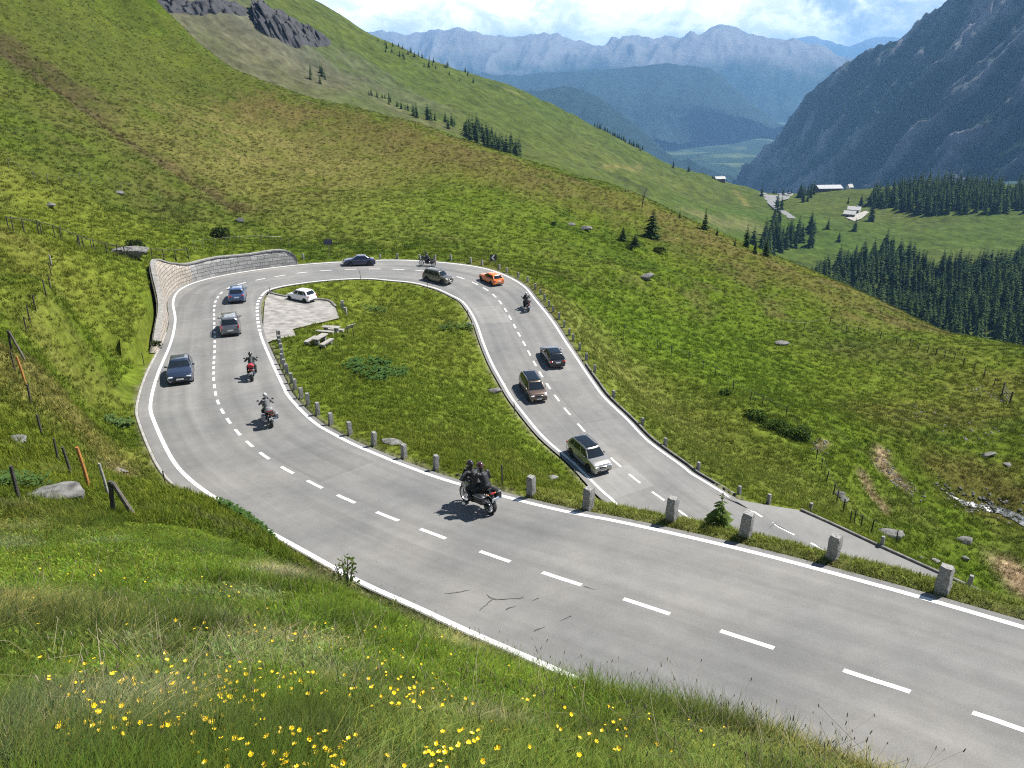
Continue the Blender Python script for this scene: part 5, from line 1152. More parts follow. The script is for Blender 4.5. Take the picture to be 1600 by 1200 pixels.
clump(34, [(1188,398),(1190,372),(1208,356),(1225,362),(1262,352),(1272,362),(1272,388),(1240,392),(1205,402),(1170,392),(1168,382)], 13, 20, 'spruce in the square copse beside the far road bend', 'spruces of the copse by the far road', sep=4.0, seed=5); clump(20, [(1188,398),(1190,372),(1208,356),(1225,362),(1262,352),(1272,362),(1272,388),(1240,392),(1205,402)], 12, 19, '', '', sep=3.0, seed=35, fill=True)
clump(7, [(1205,345),(1215,322),(1222,330),(1222,350)], 11, 16, 'spruce in the dense dark group above the far road bend', 'spruces above the far road bend', sep=4, seed=6)
clump(14, [(1242,306),(1250,300),(1272,298),(1272,312),(1255,318)], 12, 17, 'spruce in the small grove left of the long grey-roofed restaurant', 'spruces beside the restaurant', sep=5, seed=7)
clump(10, [(1205,304),(1225,303),(1244,302),(1244,300),(1208,301)], 5, 8, 'small tree in the line behind the far car park', 'trees behind the far car park', sep=5, seed=8)
clump(48, [(722,214),(740,205),(790,228),(818,240),(816,250),(770,236)], 8, 14, 'spruce in the dark narrow wood on the far hillside', '', sep=2.4, seed=9, fill=True)
clump(14, [(640,188),(650,176),(690,182),(730,205),(735,216),(690,200)], 5, 9, 'scattered spruce among rocks on the far hillside', '', sep=3.5, seed=10, fill=True)
clump(14, [(570,150),(600,160),(640,178),(640,170),(600,150)], 3, 6, 'dwarf conifer in the gully of the far hillside', '', sep=3, seed=11, fill=True)
clump(6, [(470,118),(500,112),(520,128),(495,133)], 5, 8, 'dark conifer under the rock outcrop', '', sep=4, seed=17, fill=True)
for k in range(34):
    t = random.random(); x = 585 + (740 - 585) * t + random.gauss(0, 5); y = 60 + (118 - 60) * t + random.uniform(-3, 16); p = MID.hit(x, y)
    FILL.append((p[0], p[1], p[2], random.uniform(4, 7)))
for k in range(24): t = k / 23; p = MID.hit(930 + 75 * t + random.uniform(-2, 2), 192 + 42 * t + random.uniform(0, 4)); FILL.append((p[0], p[1], p[2], random.uniform(5, 9)))
def fill_woods():
    VV, QQ = [], []; n0 = 0; src = []
    for t in TREES:
        me = [c for c in t.children if c.name.startswith('crown')][0].data; v = np.zeros(len(me.vertices) * 3, np.float32); me.vertices.foreach_get('co', v); src.append((v.reshape(-1, 3), np.array([tuple(p.vertices) for p in me.polygons], int)))
    for x, y, z, h in FILL:
        v, q = src[random.randrange(len(src))]; s = h / 20; a = random.uniform(0, 6.28); w = s * random.uniform(.9, 1.2); c, d = math.cos(a) * w, math.sin(a) * w
        VV.append(np.stack([v[:, 0] * c - v[:, 1] * d + x, v[:, 0] * d + v[:, 1] * c + y, v[:, 2] * s + z - .2], 1)); QQ.append(q + n0); n0 += len(v)
    o = link('spruce_wood', np_mesh('spruce_wood', np.concatenate(VV), np.zeros((0, 4), int), np.concatenate(QQ), smooth=False), M_NEED); tag(o, 'remaining dark spruces filling the woods and dotting the far hillside', 'wood', kind='stuff')
fill_woods()
# trees and bushes of the near ridge
plant_tree(NEAR.hit(1019, 372), 6.0, 'dark spruce standing alone on the brown ridge slope', None, 2, fat=1.5)
plant_tree(NEAR.hit(973, 376), 3.2, 'small ragged spruce left of the ridge slope spruce', 'small ridge spruces', 4, fat=1.2); plant_tree(NEAR.hit(992, 383), 2.4, 'low squat spruce between the two taller ridge slope spruces', 'small ridge spruces', 2, fat=2.0)
for x, y, h, l in [(1101, 352, 5.0, 'pale young spruce just behind the brow of the ridge'), (1062, 334, 2.0, 'tiny shrub-like spruce on the brow of the ridge'), (1120, 362, 2.0, 'very small spruce right of the pale young one'), (1148, 378, 2.2, 'little spruce on the brow beside the far slope'), (1166, 380, 5.5, 'full spruce on the brow, left of the pale rocks'), (1179, 391, 3.4, 'narrow spruce on the brow by the copse'), (1197, 395, 4.2, 'spruce at the foot of the copse on the brow')]:
    q = NEAR.hit(x, y + 6); plant_tree(q, h, l, 'young spruces on the brow of the ridge')
# crooked dead tree
p = NEAR.hit(1003, 324); o = empty('dead_tree', p); tag(o, 'crooked dead tree leaning right on the brow of the ridge', 'dead tree')
mb = MB(); mb.tube([(0, 0, -.3), (.1, 0, 1.2), (.35, 0, 2.6), (.9, .1, 4.6)], [.14, .11, .08, .02], 7); mb.build('trunk', M_BARK, o)
mb = MB(); [mb.tube([(.12 + .05 * k, 0, 1.1 + .5 * k), (.12 + .05 * k + s * .5, .1, 1.4 + .55 * k), (.1 + s * .9, .1, 1.35 + .6 * k)], [.05, .03, .01], 5) for k, s in enumerate((1, -1, 1, -1, 1))]; mb.build('branches', M_BARK, o)
def bush(p, d, n, label, mat, seed, grp=None, leaf=.12, name='shrub'):
    rg = random.Random(seed); o = empty(name, p); tag(o, label, 'shrub', grp); mb = MB(); st_ = MB()
    for k in range(7): a = rg.uniform(0, 6.28); st_.tube([(0, 0, -.1), (math.cos(a) * d[0] * .2, math.sin(a) * d[1] * .2, d[2] * .5), (math.cos(a) * d[0] * .38, math.sin(a) * d[1] * .38, d[2] * .85)], [.03, .02, .006], 5)
    for _ in range(n):
        a = rg.uniform(0, 6.28); u = rg.random() ** .5; z = rg.random() ** .8; w = math.sqrt(max(0, 1 - (z - .25) ** 2)); c = Vector((math.cos(a) * d[0] / 2 * u * w, math.sin(a) * d[1] / 2 * u * w, z * d[2])); r_ = leaf * rg.uniform(.6, 1.4)
        M = Matrix.Translation(c) @ Euler((rg.uniform(-1, 1), rg.uniform(-1, 1), a)).to_matrix().to_4x4(); mb.add([(-r_, 0, 0), (0, r_ * .55, .02), (r_ * 1.1, 0, 0), (0, -r_ * .55, .02)], [(0, 1, 2, 3)], M)
    st_.build('stems', M_BARK, o); mb.build('foliage', mat, o, smooth=False); return o
for k, (x, y, d, l) in enumerate([(345, 372, (2.6, 1.6, 1.3), 'dark shrub on the slope above the curved retaining wall'), (213, 399, (2.2, 1.4, 1.5), 'dark shrub behind the pale rock outcrop by the fence'), (1030, 395, (2.6, 1.4, 1.0), 'dark low shrub below the ridge slope spruce'), (985, 390, (2.0, 1.2, .8), 'small dark shrub among the ridge rocks'), (865, 352, (1.0, .8, .6), 'tiny dark shrub left on the ridge slope'), (1240, 685, (3.6, 1.8, 1.2), 'dark green thicket in the gully beyond the lower road, lower end'), (1210, 672, (3.2, 1.6, 1.0), 'dark green thicket in the gully beyond the lower road, middle'), (1180, 655, (2.6, 1.4, .9), 'dark green thicket in the gully beyond the lower road, upper end'), (246, 545, (.9, .7, .6), 'dark shrub at the foot of the retaining wall'), (1133, 618, (1.4, .9, .7), 'small bush by the gully fence')]):
    bush(ground(x, y), d, int(420 * d[0] * d[2] / 2), l, M_SHRUB if k < 5 or k == 8 else mat_leaf('gully_leaves', (.04, .075, .016), (.07, .11, .022)) if k == 5 else bpy.data.materials.get('gully_leaves', M_SHRUB), 40 + k, 'dark shrubs on the slopes' if k < 5 else None, .12)
# docks: patches of broad leaves
def dock(cx, cy, px_r, n, label, seed, size=.22, name='dock_patch', Y=None):
    rg = random.Random(seed); c = ground(cx, cy)
    if Y: c = at_y(cx, cy, Y); c[2] = float(NEAR.height(c[0], c[1]))
    o = empty(name, c); tag(o, label, 'plants'); mb = MB()
    for _ in range(n):
        a = rg.uniform(0, 6.28); u = rg.random() ** .6; x, y = c[0] + math.cos(a) * px_r[0] * u, c[1] + math.sin(a) * px_r[1] * u; z = float(NEAR.height(x, y)) - c[2]
        for k in range(rg.randint(4, 7)):
            b_ = rg.uniform(0, 6.28); el = rg.uniform(.3, 1.1); L = size * rg.uniform(.7, 1.5); W = L * .36; ca, sa = math.cos(b_), math.sin(b_); zz = z + rg.uniform(.05, .4)
            P = lambda u_, v_, w_: (x - c[0] + ca * u_ - sa * v_, y - c[1] + sa * u_ + ca * v_, zz + w_)
            mb.add([P(0, 0, 0), P(L * .5, W, L * .5 * el), P(L * .5, 0, L * .45 * el), P(L * .5, -W, L * .5 * el), P(L, 0, L * .35 * el)], [(0, 1, 2), (0, 2, 3), (1, 4, 2), (2, 4, 3)])
    mb.build('leaves', M_LEAF, o, smooth=False); return o
dock(588, 580, (2.2, 3.4), 105, 'patch of big pale-edged dock leaves in the middle of the loop meadow', 3, .30); dock(587, 487, (1.5, .9), 26, 'small dark-leaved weeds right of the picnic place', 4, .22); dock(712, 513, (1.8, 1.0), 45, 'weeds beside the inner verge drain block', 5, .2); dock(22, 762, (.9, .6), 70, 'bright broad-leaved weeds at the far left beside the boulder', 6, .11); dock(186, 665, (.8, .6), 50, 'upright weeds on the left bank above the bend', 7, .18); dock(352, 788, (.9, .7), 120, 'leafy weeds on the bank brow hiding the edge line', 8, .12, Y=24.2); dock(384, 808, (.8, .7), 120, 'low leafy scrub on the bank brow where the edge line reappears', 9, .12, Y=20.8)
# sapling by the near line and the young larch on the verge between the roads
p = at_y(541, 906, 12.0); p = np.array([p[0], p[1], float(NEAR.height(p[0], p[1]))]); bush(p, (.5, .5, .95), 230, 'small upright leafy sapling on the brow of the near bank by the white line', mat_leaf('sapling_leaves', (.06, .09, .022), (.09, .13, .03)), 77, None, .035, 'sapling')
q, i, l = road_hit(1108, 826, 0, 205); b = bank(i, 1.35, False); o = empty('young_larch', b); tag(o, 'young light green larch on the verge between two guard stones', 'tree'); mb = MB(); mb.tube([(0, 0, -.2), (0, 0, .8), (.03, 0, 1.55)], [.03, .02, .005], 6); mb.build('trunk', M_BARK, o); crown_mb(1.6, .60, 5, whorls=11, per=8, low=.04, ragged=.65).build('crown', M_LARCH, o, smooth=False)

# ------------------------------------------------------------------ rock outcrop on the far hillside
def outcrop(poly_top, poly_bot, label, amp, seed):
    A = np.array([MID.hit(*p) for p in poly_top]); B = np.array([MID.hit(*p) for p in poly_bot]); A = catmull(A, 10); B = catmull(B, 10); n = min(len(A), len(B)); m = 22; V = []
    A = A[np.linspace(0, len(A) - 1, 70).astype(int)]; B = B[np.linspace(0, len(B) - 1, 70).astype(int)]; n = 70
    for r_ in range(m):
        t = r_ / (m - 1)
        for k in range(n):
            p = A[k] * (1 - t) + B[k] * t; e = math.sin(math.pi * t) ** .6 * math.sin(math.pi * min(1, max(0, k / (n - 1)))) ** .4
            z = float(MID.height(p[0], p[1])); f = float(ridged(np.array([k * .16]), np.array([t * 2.2 + k * .03]), seed, 4)[0]); g = float(fbm(np.array([k * .5]), np.array([t * 5]), seed + 4, 3)[0])
            V.append((p[0] - amp * .5 * e * (f - .3), p[1] - amp * 1.1 * e * (f + g - .6), z - 1.0 + amp * e * (f + .5 * g - .25) * (1 - .35 * t)))
    me = np_mesh('rock_outcrop', V, grid_quads(m, n)[:, ::-1], smooth=False); return tag(link('rock_outcrop', me, pbr('outcrop_rock', (.052, .051, .053), .95, col2=(.018, .018, .021), scale=.25, bump=1, bscale=.7)), label, 'rock')
outcrop([(398,14),(410,10),(440,22),(470,40),(500,55),(520,66)], [(402,46),(420,58),(445,68),(475,72),(500,74),(518,72)], 'dark jagged rock outcrop high on the far hillside', 15, 5)
outcrop([(180,-12),(230,0),(300,3),(360,2),(396,16)], [(200,8),(240,22),(300,24),(350,22),(392,30)], 'flat dark scree and rock band at the top edge, left of the jagged outcrop', 7, 9)
# ------------------------------------------------------------------ buildings
M_ROOFG = pbr('grey_metal_roof', (.24, .25, .265), .5, var=.1, scale=.5); M_ROOFW = pbr('pale_shingle_roof', (.42, .41, .39), .8, var=.15, scale=1); M_WALLD = pbr('dark_timber_wall', (.045, .034, .026), .8, var=.3, scale=1); M_WALLW = pbr('white_render', (.62, .60, .56), .85, var=.08); M_WIN = pbr('window_glass', (.02, .025, .03), .05)
def house(name, px, py, L, Wd, hw_, hr, yaw, roof, wall, label, wins=4, cat='house', over=.7, plinth=True):
    p = MID.hit(px, py); o = empty(name, p); o.rotation_euler = (0, 0, yaw); tag(o, label, cat)
    mb = MB(); mb.add([(-L / 2, -Wd / 2, -3), (L / 2, -Wd / 2, -3), (L / 2, Wd / 2, -3), (-L / 2, Wd / 2, -3), (-L / 2, -Wd / 2, hw_), (L / 2, -Wd / 2, hw_), (L / 2, Wd / 2, hw_), (-L / 2, Wd / 2, hw_), (-L / 2, 0, hw_ + hr * .93), (L / 2, 0, hw_ + hr * .93)], [(0, 1, 5, 4), (2, 3, 7, 6), (1, 2, 6, 9, 5), (3, 0, 4, 8, 7)]); mb.build('wall', wall, o, smooth=False)
    mb = MB(); e = over; k = hr / (Wd / 2)
    for s in (1, -1): mb.add([(-L / 2 - e, 0, hw_ + hr), (L / 2 + e, 0, hw_ + hr), (L / 2 + e, s * (Wd / 2 + e), hw_ - k * e), (-L / 2 - e, s * (Wd / 2 + e), hw_ - k * e), (-L / 2 - e, 0, hw_ + hr + .3), (L / 2 + e, 0, hw_ + hr + .3), (L / 2 + e, s * (Wd / 2 + e), hw_ - k * e + .25), (-L / 2 - e, s * (Wd / 2 + e), hw_ - k * e + .25)], [(0, 1, 2, 3), (4, 7, 6, 5), (2, 6, 7, 3), (0, 3, 7, 4), (1, 5, 6, 2)])
    rf = mb.build('roof', roof, o, smooth=False); mb = MB(); mb.box((L * .22, .6, hw_ + hr + .5), (.8, .8, 1.6), .03); mb.build('chimney', M_WALLW, rf)
    for k_ in range(wins):
        x = -L / 2 + L * (k_ + .5) / wins; f = MB(); f.box((x, -Wd / 2 - .02, hw_ * .55), (min(1.6, L / wins * .6), .10, 1.3), .02); w_ = f.build('window', M_WALLW, o); g_ = MB(); g_.box((x, -Wd / 2 - .08, hw_ * .55), (min(1.4, L / wins * .5), .04, 1.1), 0); g_.build('pane', M_WIN, w_)
    d = MB(); d.box((L * .33 if wins < 5 else 0, -Wd / 2 - .05, 1.0), (1.1, .08, 2.0), .02); d.build('door', M_WOODG, o); return o
house('restaurant', 1293, 299, 27, 13, 4.6, 2.6, .10, M_ROOFG, M_WALLD, 'long dark restaurant with a low grey roof on the plateau edge', 8, 'restaurant', 1.4)
house('chalet', 1327, 338, 9.5, 7, 2.8, 2.4, -.5, M_ROOFW, M_WALLD, 'dark timber chalet with pale roof, front one of the pair on the meadow', 3); house('chalet', 1334, 331, 11, 7, 2.8, 2.4, -.5, M_ROOFW, M_WALLW, 'low chalet with pale roof right behind the front chalet', 3)
house('hay_barn', 1124, 283, 11, 7, 3.2, 2.0, .15, M_ROOFW, M_WALLD, 'small hay barn with a bright roof on the skyline of the far hillside', 1, 'barn'); house('chapel', 1328, 291, 5, 5, 3.0, 2.6, .3, M_ROOFW, M_WALLW, 'tiny white hut on the grassy knoll right of the restaurant', 1, 'hut')
# far road and car park, laid on the hillside
M_FARROAD = pbr('far_asphalt', (.16, .158, .154), .85, var=.08, scale=.2)
P = catmull(np.array([MID.hit(*p) for p in [(1190,302),(1196,306),(1203,316),(1214,326),(1226,333),(1238,342)]]), 8); t_ = np.gradient(P, axis=0); t_[:, 2] = 0; t_ /= np.linalg.norm(t_, axis=1)[:, None]; V = []
for k in range(len(P)):
    for s in (3.5, 0, -3.5): x, y = P[k, 0] - t_[k, 1] * s, P[k, 1] + t_[k, 0] * s; V.append((x, y, P[k, 2] + .55))
tag(link('far_road', np_mesh('far_road', V, grid_quads(len(P), 3)), M_FARROAD), kind='structure')
def sheet(name, px, mat, lift):
    P = [MID.hit(*p) for p in px]; c = np.mean(P, 0); V = [c]; rings = 6
    for r_ in range(1, rings + 1):
        for p in P: q = c + (p - c) * r_ / rings; V.append(q)
    n = len(P); V = [(v[0], v[1], float(MID.height(v[0], v[1])) + lift) for v in V]; T = [(0, 1 + k, 1 + (k + 1) % n) for k in range(n)]; Q = [(1 + r_ * n + k, 1 + (r_ + 1) * n + k, 1 + (r_ + 1) * n + (k + 1) % n, 1 + r_ * n + (k + 1) % n) for r_ in range(rings - 1) for k in range(n)]
    o = link(name, np_mesh(name, V, np.array(Q), np.array(T)), mat)
    return tag(o, kind='structure')
sheet('far_car_park', [(1199,305),(1215,303),(1236,300),(1240,304),(1232,311),(1212,317),(1206,314)], M_FARROAD, .5)
sheet('chalet_yard', [(1322,341),(1335,336),(1352,330),(1358,332),(1346,342),(1335,346)], pbr('pale_gravel', (.30, .28, .25), .95), .45)
src = [o for o in COL.objects if o.name.startswith('car') and o.get('category') == 'car'][:3]
for k, (x, y, l) in enumerate([(1214, 309, 'tiny parked car at the left side of the far car park'), (1224, 306, 'tiny parked car in the middle of the far car park'), (1233, 304, 'tiny parked car at the right side of the far car park')]):
    c = copy_tree(src[k]); p = MID.hit(x, y); c.location = (p[0], p[1], p[2] + .5); c.rotation_euler = (0, 0, 1.2 + k); tag(c, l, 'car', 'cars in the far car park')
# ================================================================== MOUNTAINS
def mat_mount(name, forest, rock, pasture, lo, hi, scale, bump, dist):
    m, nt, out = newmat(name); b = N(nt, 'ShaderNodeBsdfPrincipled', i_Roughness=.95); b.inputs['Specular IOR Level'].default_value = .05; nt.links.new(b.outputs[0], out.inputs[0])
    tc = N(nt, 'ShaderNodeTexCoord'); n1 = N(nt, 'ShaderNodeTexNoise', i_Scale=scale, i_Detail=8.0, i_Roughness=.62); n2 = N(nt, 'ShaderNodeTexNoise', i_Scale=scale * (9 if scale < .005 else 13), i_Detail=8.0, i_Roughness=.75); n3 = N(nt, 'ShaderNodeTexNoise', i_Scale=scale * .6, i_Detail=5.0)
    for n in (n1, n2, n3): nt.links.new(tc.outputs['Object'], n.inputs['Vector'])
    at = N(nt, 'ShaderNodeAttribute', attribute_name='ground')          # r = rockiness, g = pasture
    se = N(nt, 'ShaderNodeSeparateColor'); nt.links.new(at.outputs['Color'], se.inputs[0])
    def mixv(a, c2, f):
        x = N(nt, 'ShaderNodeMix', data_type='RGBA'); nt.links.new(f, x.inputs['Factor'])
        if isinstance(a, tuple): x.inputs['A'].default_value = rgba(a)
        else: nt.links.new(a, x.inputs['A'])
        x.inputs['B'].default_value = rgba(c2); return x.outputs['Result']
    def thr(src, a0, a1): r_ = N(nt, 'ShaderNodeMapRange'); r_.inputs[1].default_value = a0; r_.inputs[2].default_value = a1; nt.links.new(src, r_.inputs[0]); return r_.outputs[0]
    ad = N(nt, 'ShaderNodeMath', operation='ADD'); nt.links.new(se.outputs[0], ad.inputs[0]); nt.links.new(n1.outputs[0], ad.inputs[1])
    ag = N(nt, 'ShaderNodeMath', operation='ADD'); nt.links.new(se.outputs[1], ag.inputs[0]); nt.links.new(n3.outputs[0], ag.inputs[1])
    c = mixv(forest, tuple(x * 2.0 for x in forest), thr(n2.outputs[0], .38, .66)); c = mixv(c, pasture, thr(ag.outputs[0], .95, 1.08)); c = mixv(c, rock, thr(ad.outputs[0], lo, hi))
    nt.links.new(c, b.inputs['Base Color']); bp = N(nt, 'ShaderNodeBump', i_Strength=bump, i_Distance=dist); nt.links.new(n2.outputs[0], bp.inputs['Height']); nt.links.new(bp.outputs[0], b.inputs['Normal']); return m
def resample(L, n):
    P = catmull(np.array([at_y(*p) for p in L]), 12); s = arclen(P[:, [0]] if False else P); return np.stack([np.interp(np.linspace(0, s[-1], n), s, P[:, k]) for k in range(3)], 1)
def mountain(name, rows, n, m, amp, fq, seed, mat, rockf, pastf, skew=0.0, crest_amp=.25):
    Rr = [resample(L, n) for L in rows]; back = Rr[0] * np.array([1.25, 1.25, 1]); back[:, 2] -= abs(Rr[0][:, 2] - Rr[-1][:, 2]).mean() * .8 + 50; Rr = [back] + Rr
    A = np.array(Rr); k = np.linspace(0, len(A) - 1, m); G = np.zeros((m, n, 3)); U = np.linspace(0, 1, n)
    for a in range(m):
        i = min(int(k[a]), len(A) - 2); t = k[a] - i
        p0 = A[max(i - 1, 0)] if i != 1 else A[1]; p1 = A[i]; p2 = A[i + 1]; p3 = A[min(i + 2, len(A) - 1)]
        G[a] = p1 * (1 - t) + p2 * t if i == 0 else .5 * (2 * p1 + (p2 - p0) * t + (2 * p0 - 5 * p1 + 4 * p2 - p3) * t * t + (3 * p1 - p0 - 3 * p2 + p3) * t ** 3)
    T = k / (len(A) - 1); TT, UU = np.meshgrid(T, U, indexing='ij'); span = np.linalg.norm(A[1][-1] - A[1][0])
    su = UU * span * fq; sv = TT * span * fq * .35
    f = ridged(su + skew * sv * 3, sv, seed, 5) - .5; g = ridged(su * 3.1 + skew * sv * 8, sv * 2, seed + 9, 4) - .5; w = (crest_amp + (1 - crest_amp) * sstep(0, .7, np.abs(k - 1)))[:, None] * np.ones_like(f)
    G[..., 2] += amp * (f * 1.0 + g * .45) * w; G[..., 1] -= amp * .6 * f * w
    G[..., 2] += (fbm(su * 9, sv * 3, seed + 3, 4) - .5) * amp * (.32 if span > 4000 else .15)
    V = G.reshape(-1, 3); me = np_mesh(name, V, grid_quads(m, n)[:, ::-1]); C = np.zeros((m * n, 3)); C[:, 0] = rockf(V, TT.ravel(), UU.ravel(), (f + g * .5).ravel()); C[:, 1] = pastf(V, TT.ravel(), UU.ravel()); vcol(me, 'ground', C)
    return tag(link(name, me, mat), kind='structure')
zero = lambda V, t, u: np.zeros(len(V))
M_D = mat_mount('near_mountain', (.010, .022, .014), (.23, .235, .25), (.07, .085, .03), .76, .97, .006, 1.0, 22)
mountain('mountain', [[(1150,287,4200),(1180,255,4150),(1215,220,4050),(1235,185,3950),(1290,125,3750),(1350,85,3550),(1410,60,3350),(1440,33,3250),(1480,0,3150),(1560,-70,2950),(1700,-160,2700),(1900,-230,2500)],
  [(1151,290,4180),(1225,262,3750),(1290,220,3350),(1380,170,3000),(1480,110,2750),(1600,50,2500),(1750,-30,2300),(1950,-70,2100)],
  [(1152,295,4150),(1240,295,3500),(1320,270,3000),(1400,240,2600),(1500,220,2300),(1600,190,2100),(1750,140,1900),(1950,100,1800)],
  [(1153,320,4100),(1230,345,3200),(1300,345,2700),(1400,350,2300),(1500,350,2000),(1600,350,1800),(1750,350,1600),(1950,350,1500)]], 340, 220, 230, .0036, 3, M_D,
  lambda V, t, u, f: sstep(-300, 620, V[:, 2]) * .30 + f * .55 + .12, zero, skew=.55)
M_E = mat_mount('far_mountain', (.018, .032, .026), (.20, .195, .19), (.08, .12, .05), .74, 1.14, .0012, .7, 60)
rk = lambda z0, z1: (lambda V, t, u, f: sstep(z0 - 100, z1 + 150, V[:, 2]) * .60 + f * .55)
mountain('mountain_range', [[(480,60,13000),(580,47,12600),(640,53,12400),(690,49,12200),(715,42,12000),(742,52,12000),(800,62,12200),(835,58,12200),(860,51,12200),(890,60,12400),(942,70,12500),(962,62,12300),(1010,57,12000),(1070,60,12000),(1130,44,11800),(1190,57,11600),(1215,62,11600),(1245,66,11500),(1290,78,11300),(1330,96,11000),(1365,118,10800),(1420,140,10500)],
  [(480,110,11500),(700,110,10800),(900,120,10600),(1100,110,10400),(1250,120,10300),(1420,190,9900)], [(480,200,9800),(700,210,9300),(900,215,9200),(1100,215,9000),(1250,225,9000),(1420,250,8900)], [(480,300,8500),(700,300,8300),(900,300,8200),(1100,290,8200),(1250,290,8200),(1420,300,8200)]], 420, 130, 420, .00055, 12, M_E, rk(-150, 420), lambda V, t, u: sstep(-100, -500, V[:, 2]) * .35, skew=.2, crest_amp=.10)
mountain('distant_range', [[(1150,92,21000),(1205,72,21000),(1235,60,21000),(1268,57,20800),(1290,62,20800),(1310,70,20800),(1335,71,20800),(1362,59,20600),(1388,57,20600),(1412,60,20600),(1480,75,20600)], [(1150,150,19500),(1300,150,19300),(1480,150,19000)], [(1150,260,17500),(1300,260,17500),(1480,260,17500)]], 160, 60, 260, .0007, 21, M_E, rk(200, 900), zero, crest_amp=.12)
mountain('wooded_ridge', [[(640,100,8200),(740,112,8200),(800,118,8100),(860,112,8000),(940,110,7900),(1012,103,7800),(1043,99,7800),(1098,104,7800),(1119,113,7700),(1150,140,7600),(1177,162,7500),(1205,184,7400),(1228,200,7300)], [(640,170,7000),(860,170,6900),(1012,165,6800),(1110,180,6800),(1190,205,6800),(1229,212,6900)], [(640,260,6000),(860,250,6000),(1020,232,6300),(1120,224,7000),(1195,220,7200),(1230,218,7200)]], 260, 80, 170, .0016, 31, mat_mount('ridge_forest', (.014, .026, .022), (.2, .2, .18), (.07, .11, .045), 1.15, 1.3, .001, .8, 30), lambda V, t, u, f: f * .1, lambda V, t, u: .30 * np.exp(-((t - .75) / .2) ** 2), skew=.4, crest_amp=.15)
mountain('wooded_spur', [[(700,128,5400),(780,140,5300),(830,143,5200),(885,137,5100),(926,148,5000),(975,182,4900),(1005,206,4800),(1032,230,4700),(1060,252,4600),(1100,272,4500),(1190,300,4300)], [(700,200,4500),(885,200,4400),(985,232,4300),(1040,262,4300),(1110,285,4200),(1190,305,4100)], [(700,330,3600),(885,330,3600),(1000,320,3700),(1070,320,3900),(1130,325,3900),(1190,330,3900)]], 200, 70, 110, .0022, 41, mat_mount('spur_forest', (.011, .022, .019), (.2, .2, .18), (.10, .15, .05), 1.15, 1.3, .0015, .8, 20), lambda V, t, u, f: f * .1, zero, skew=.4, crest_amp=.15)
# valley floor with fields
nx, ny = 120, 120; X, Y = np.meshgrid(np.linspace(-1500, 4500, nx), np.linspace(4200, 10500, ny)); Z = CAMZ - 590 + (fbm(X / 700, Y / 700, 5, 4) - .35) * 160 + 140 * sstep(2300, 1500, X) * 0
me = np_mesh('valley', np.stack([X.ravel(), Y.ravel(), Z.ravel()], 1), grid_quads(ny, nx)); C = np.zeros((nx * ny, 3)); C[:, 1] = .42; vcol(me, 'ground', C)
tag(link('valley', me, mat_mount('valley_fields', (.016, .032, .022), (.26, .25, .20), (.085, .115, .055), 1.05, 1.25, .0055, .3, 10)), kind='structure')
# terrain floor that carries everything out to the horizon
me = np_mesh('terrain', [(-26000, -3000, CAMZ - 780), (26000, -3000, CAMZ - 780), (26000, 26000, CAMZ - 780), (-26000, 26000, CAMZ - 780)], [(0, 1, 2, 3)]); vcol(me, 'ground', np.full((4, 3), .0))
tag(link('terrain', me, bpy.data.materials['ridge_forest']), kind='structure')

# ================================================================== AIR
def haze_box(x0, x1, y0, y1, z0, z1, dens, col):
    mb = MB(); mb.box(((x0 + x1) / 2, (y0 + y1) / 2, (z0 + z1) / 2), (x1 - x0, y1 - y0, z1 - z0)); m, nt, out = newmat('haze_air'); v = N(nt, 'ShaderNodeVolumePrincipled'); v.inputs['Color'].default_value = rgba(col); v.inputs['Density'].default_value = dens; v.inputs['Anisotropy'].default_value = .0
    nt.links.new(v.outputs[0], out.inputs['Volume']); o = mb.build('haze', m, smooth=False); tag(o, 'bluish mountain air filling the whole valley', 'haze', kind='stuff'); return o
haze_box(-27000, 27000, -3200, 26500, CAMZ - 800, CAMZ + 960, HAZE, (.27, .56, 1.0))

# ================================================================== GRASS
def mat_blade():
    m, nt, out = newmat('grass_blades'); d = N(nt, 'ShaderNodeBsdfPrincipled', i_Roughness=.7); d.inputs['Specular IOR Level'].default_value = .08; t = N(nt, 'ShaderNodeBsdfTranslucent'); mx = N(nt, 'ShaderNodeMixShader'); mx.inputs[0].default_value = .32
    at = N(nt, 'ShaderNodeAttribute', attribute_name='tint', attribute_type='INSTANCER'); v = N(nt, 'ShaderNodeAttribute', attribute_name='blade'); vm = N(nt, 'ShaderNodeVectorMath', operation='MULTIPLY'); nt.links.new(at.outputs['Color'], vm.inputs[0]); nt.links.new(v.outputs['Color'], vm.inputs[1])
    nt.links.new(vm.outputs[0], d.inputs['Base Color']); nt.links.new(vm.outputs[0], t.inputs['Color']); nt.links.new(d.outputs[0], mx.inputs[1]); nt.links.new(t.outputs[0], mx.inputs[2]); nt.links.new(mx.outputs[0], out.inputs[0]); return m
M_BLADE = mat_blade()
TUFT = bpy.data.collections.new('tuft_shapes')
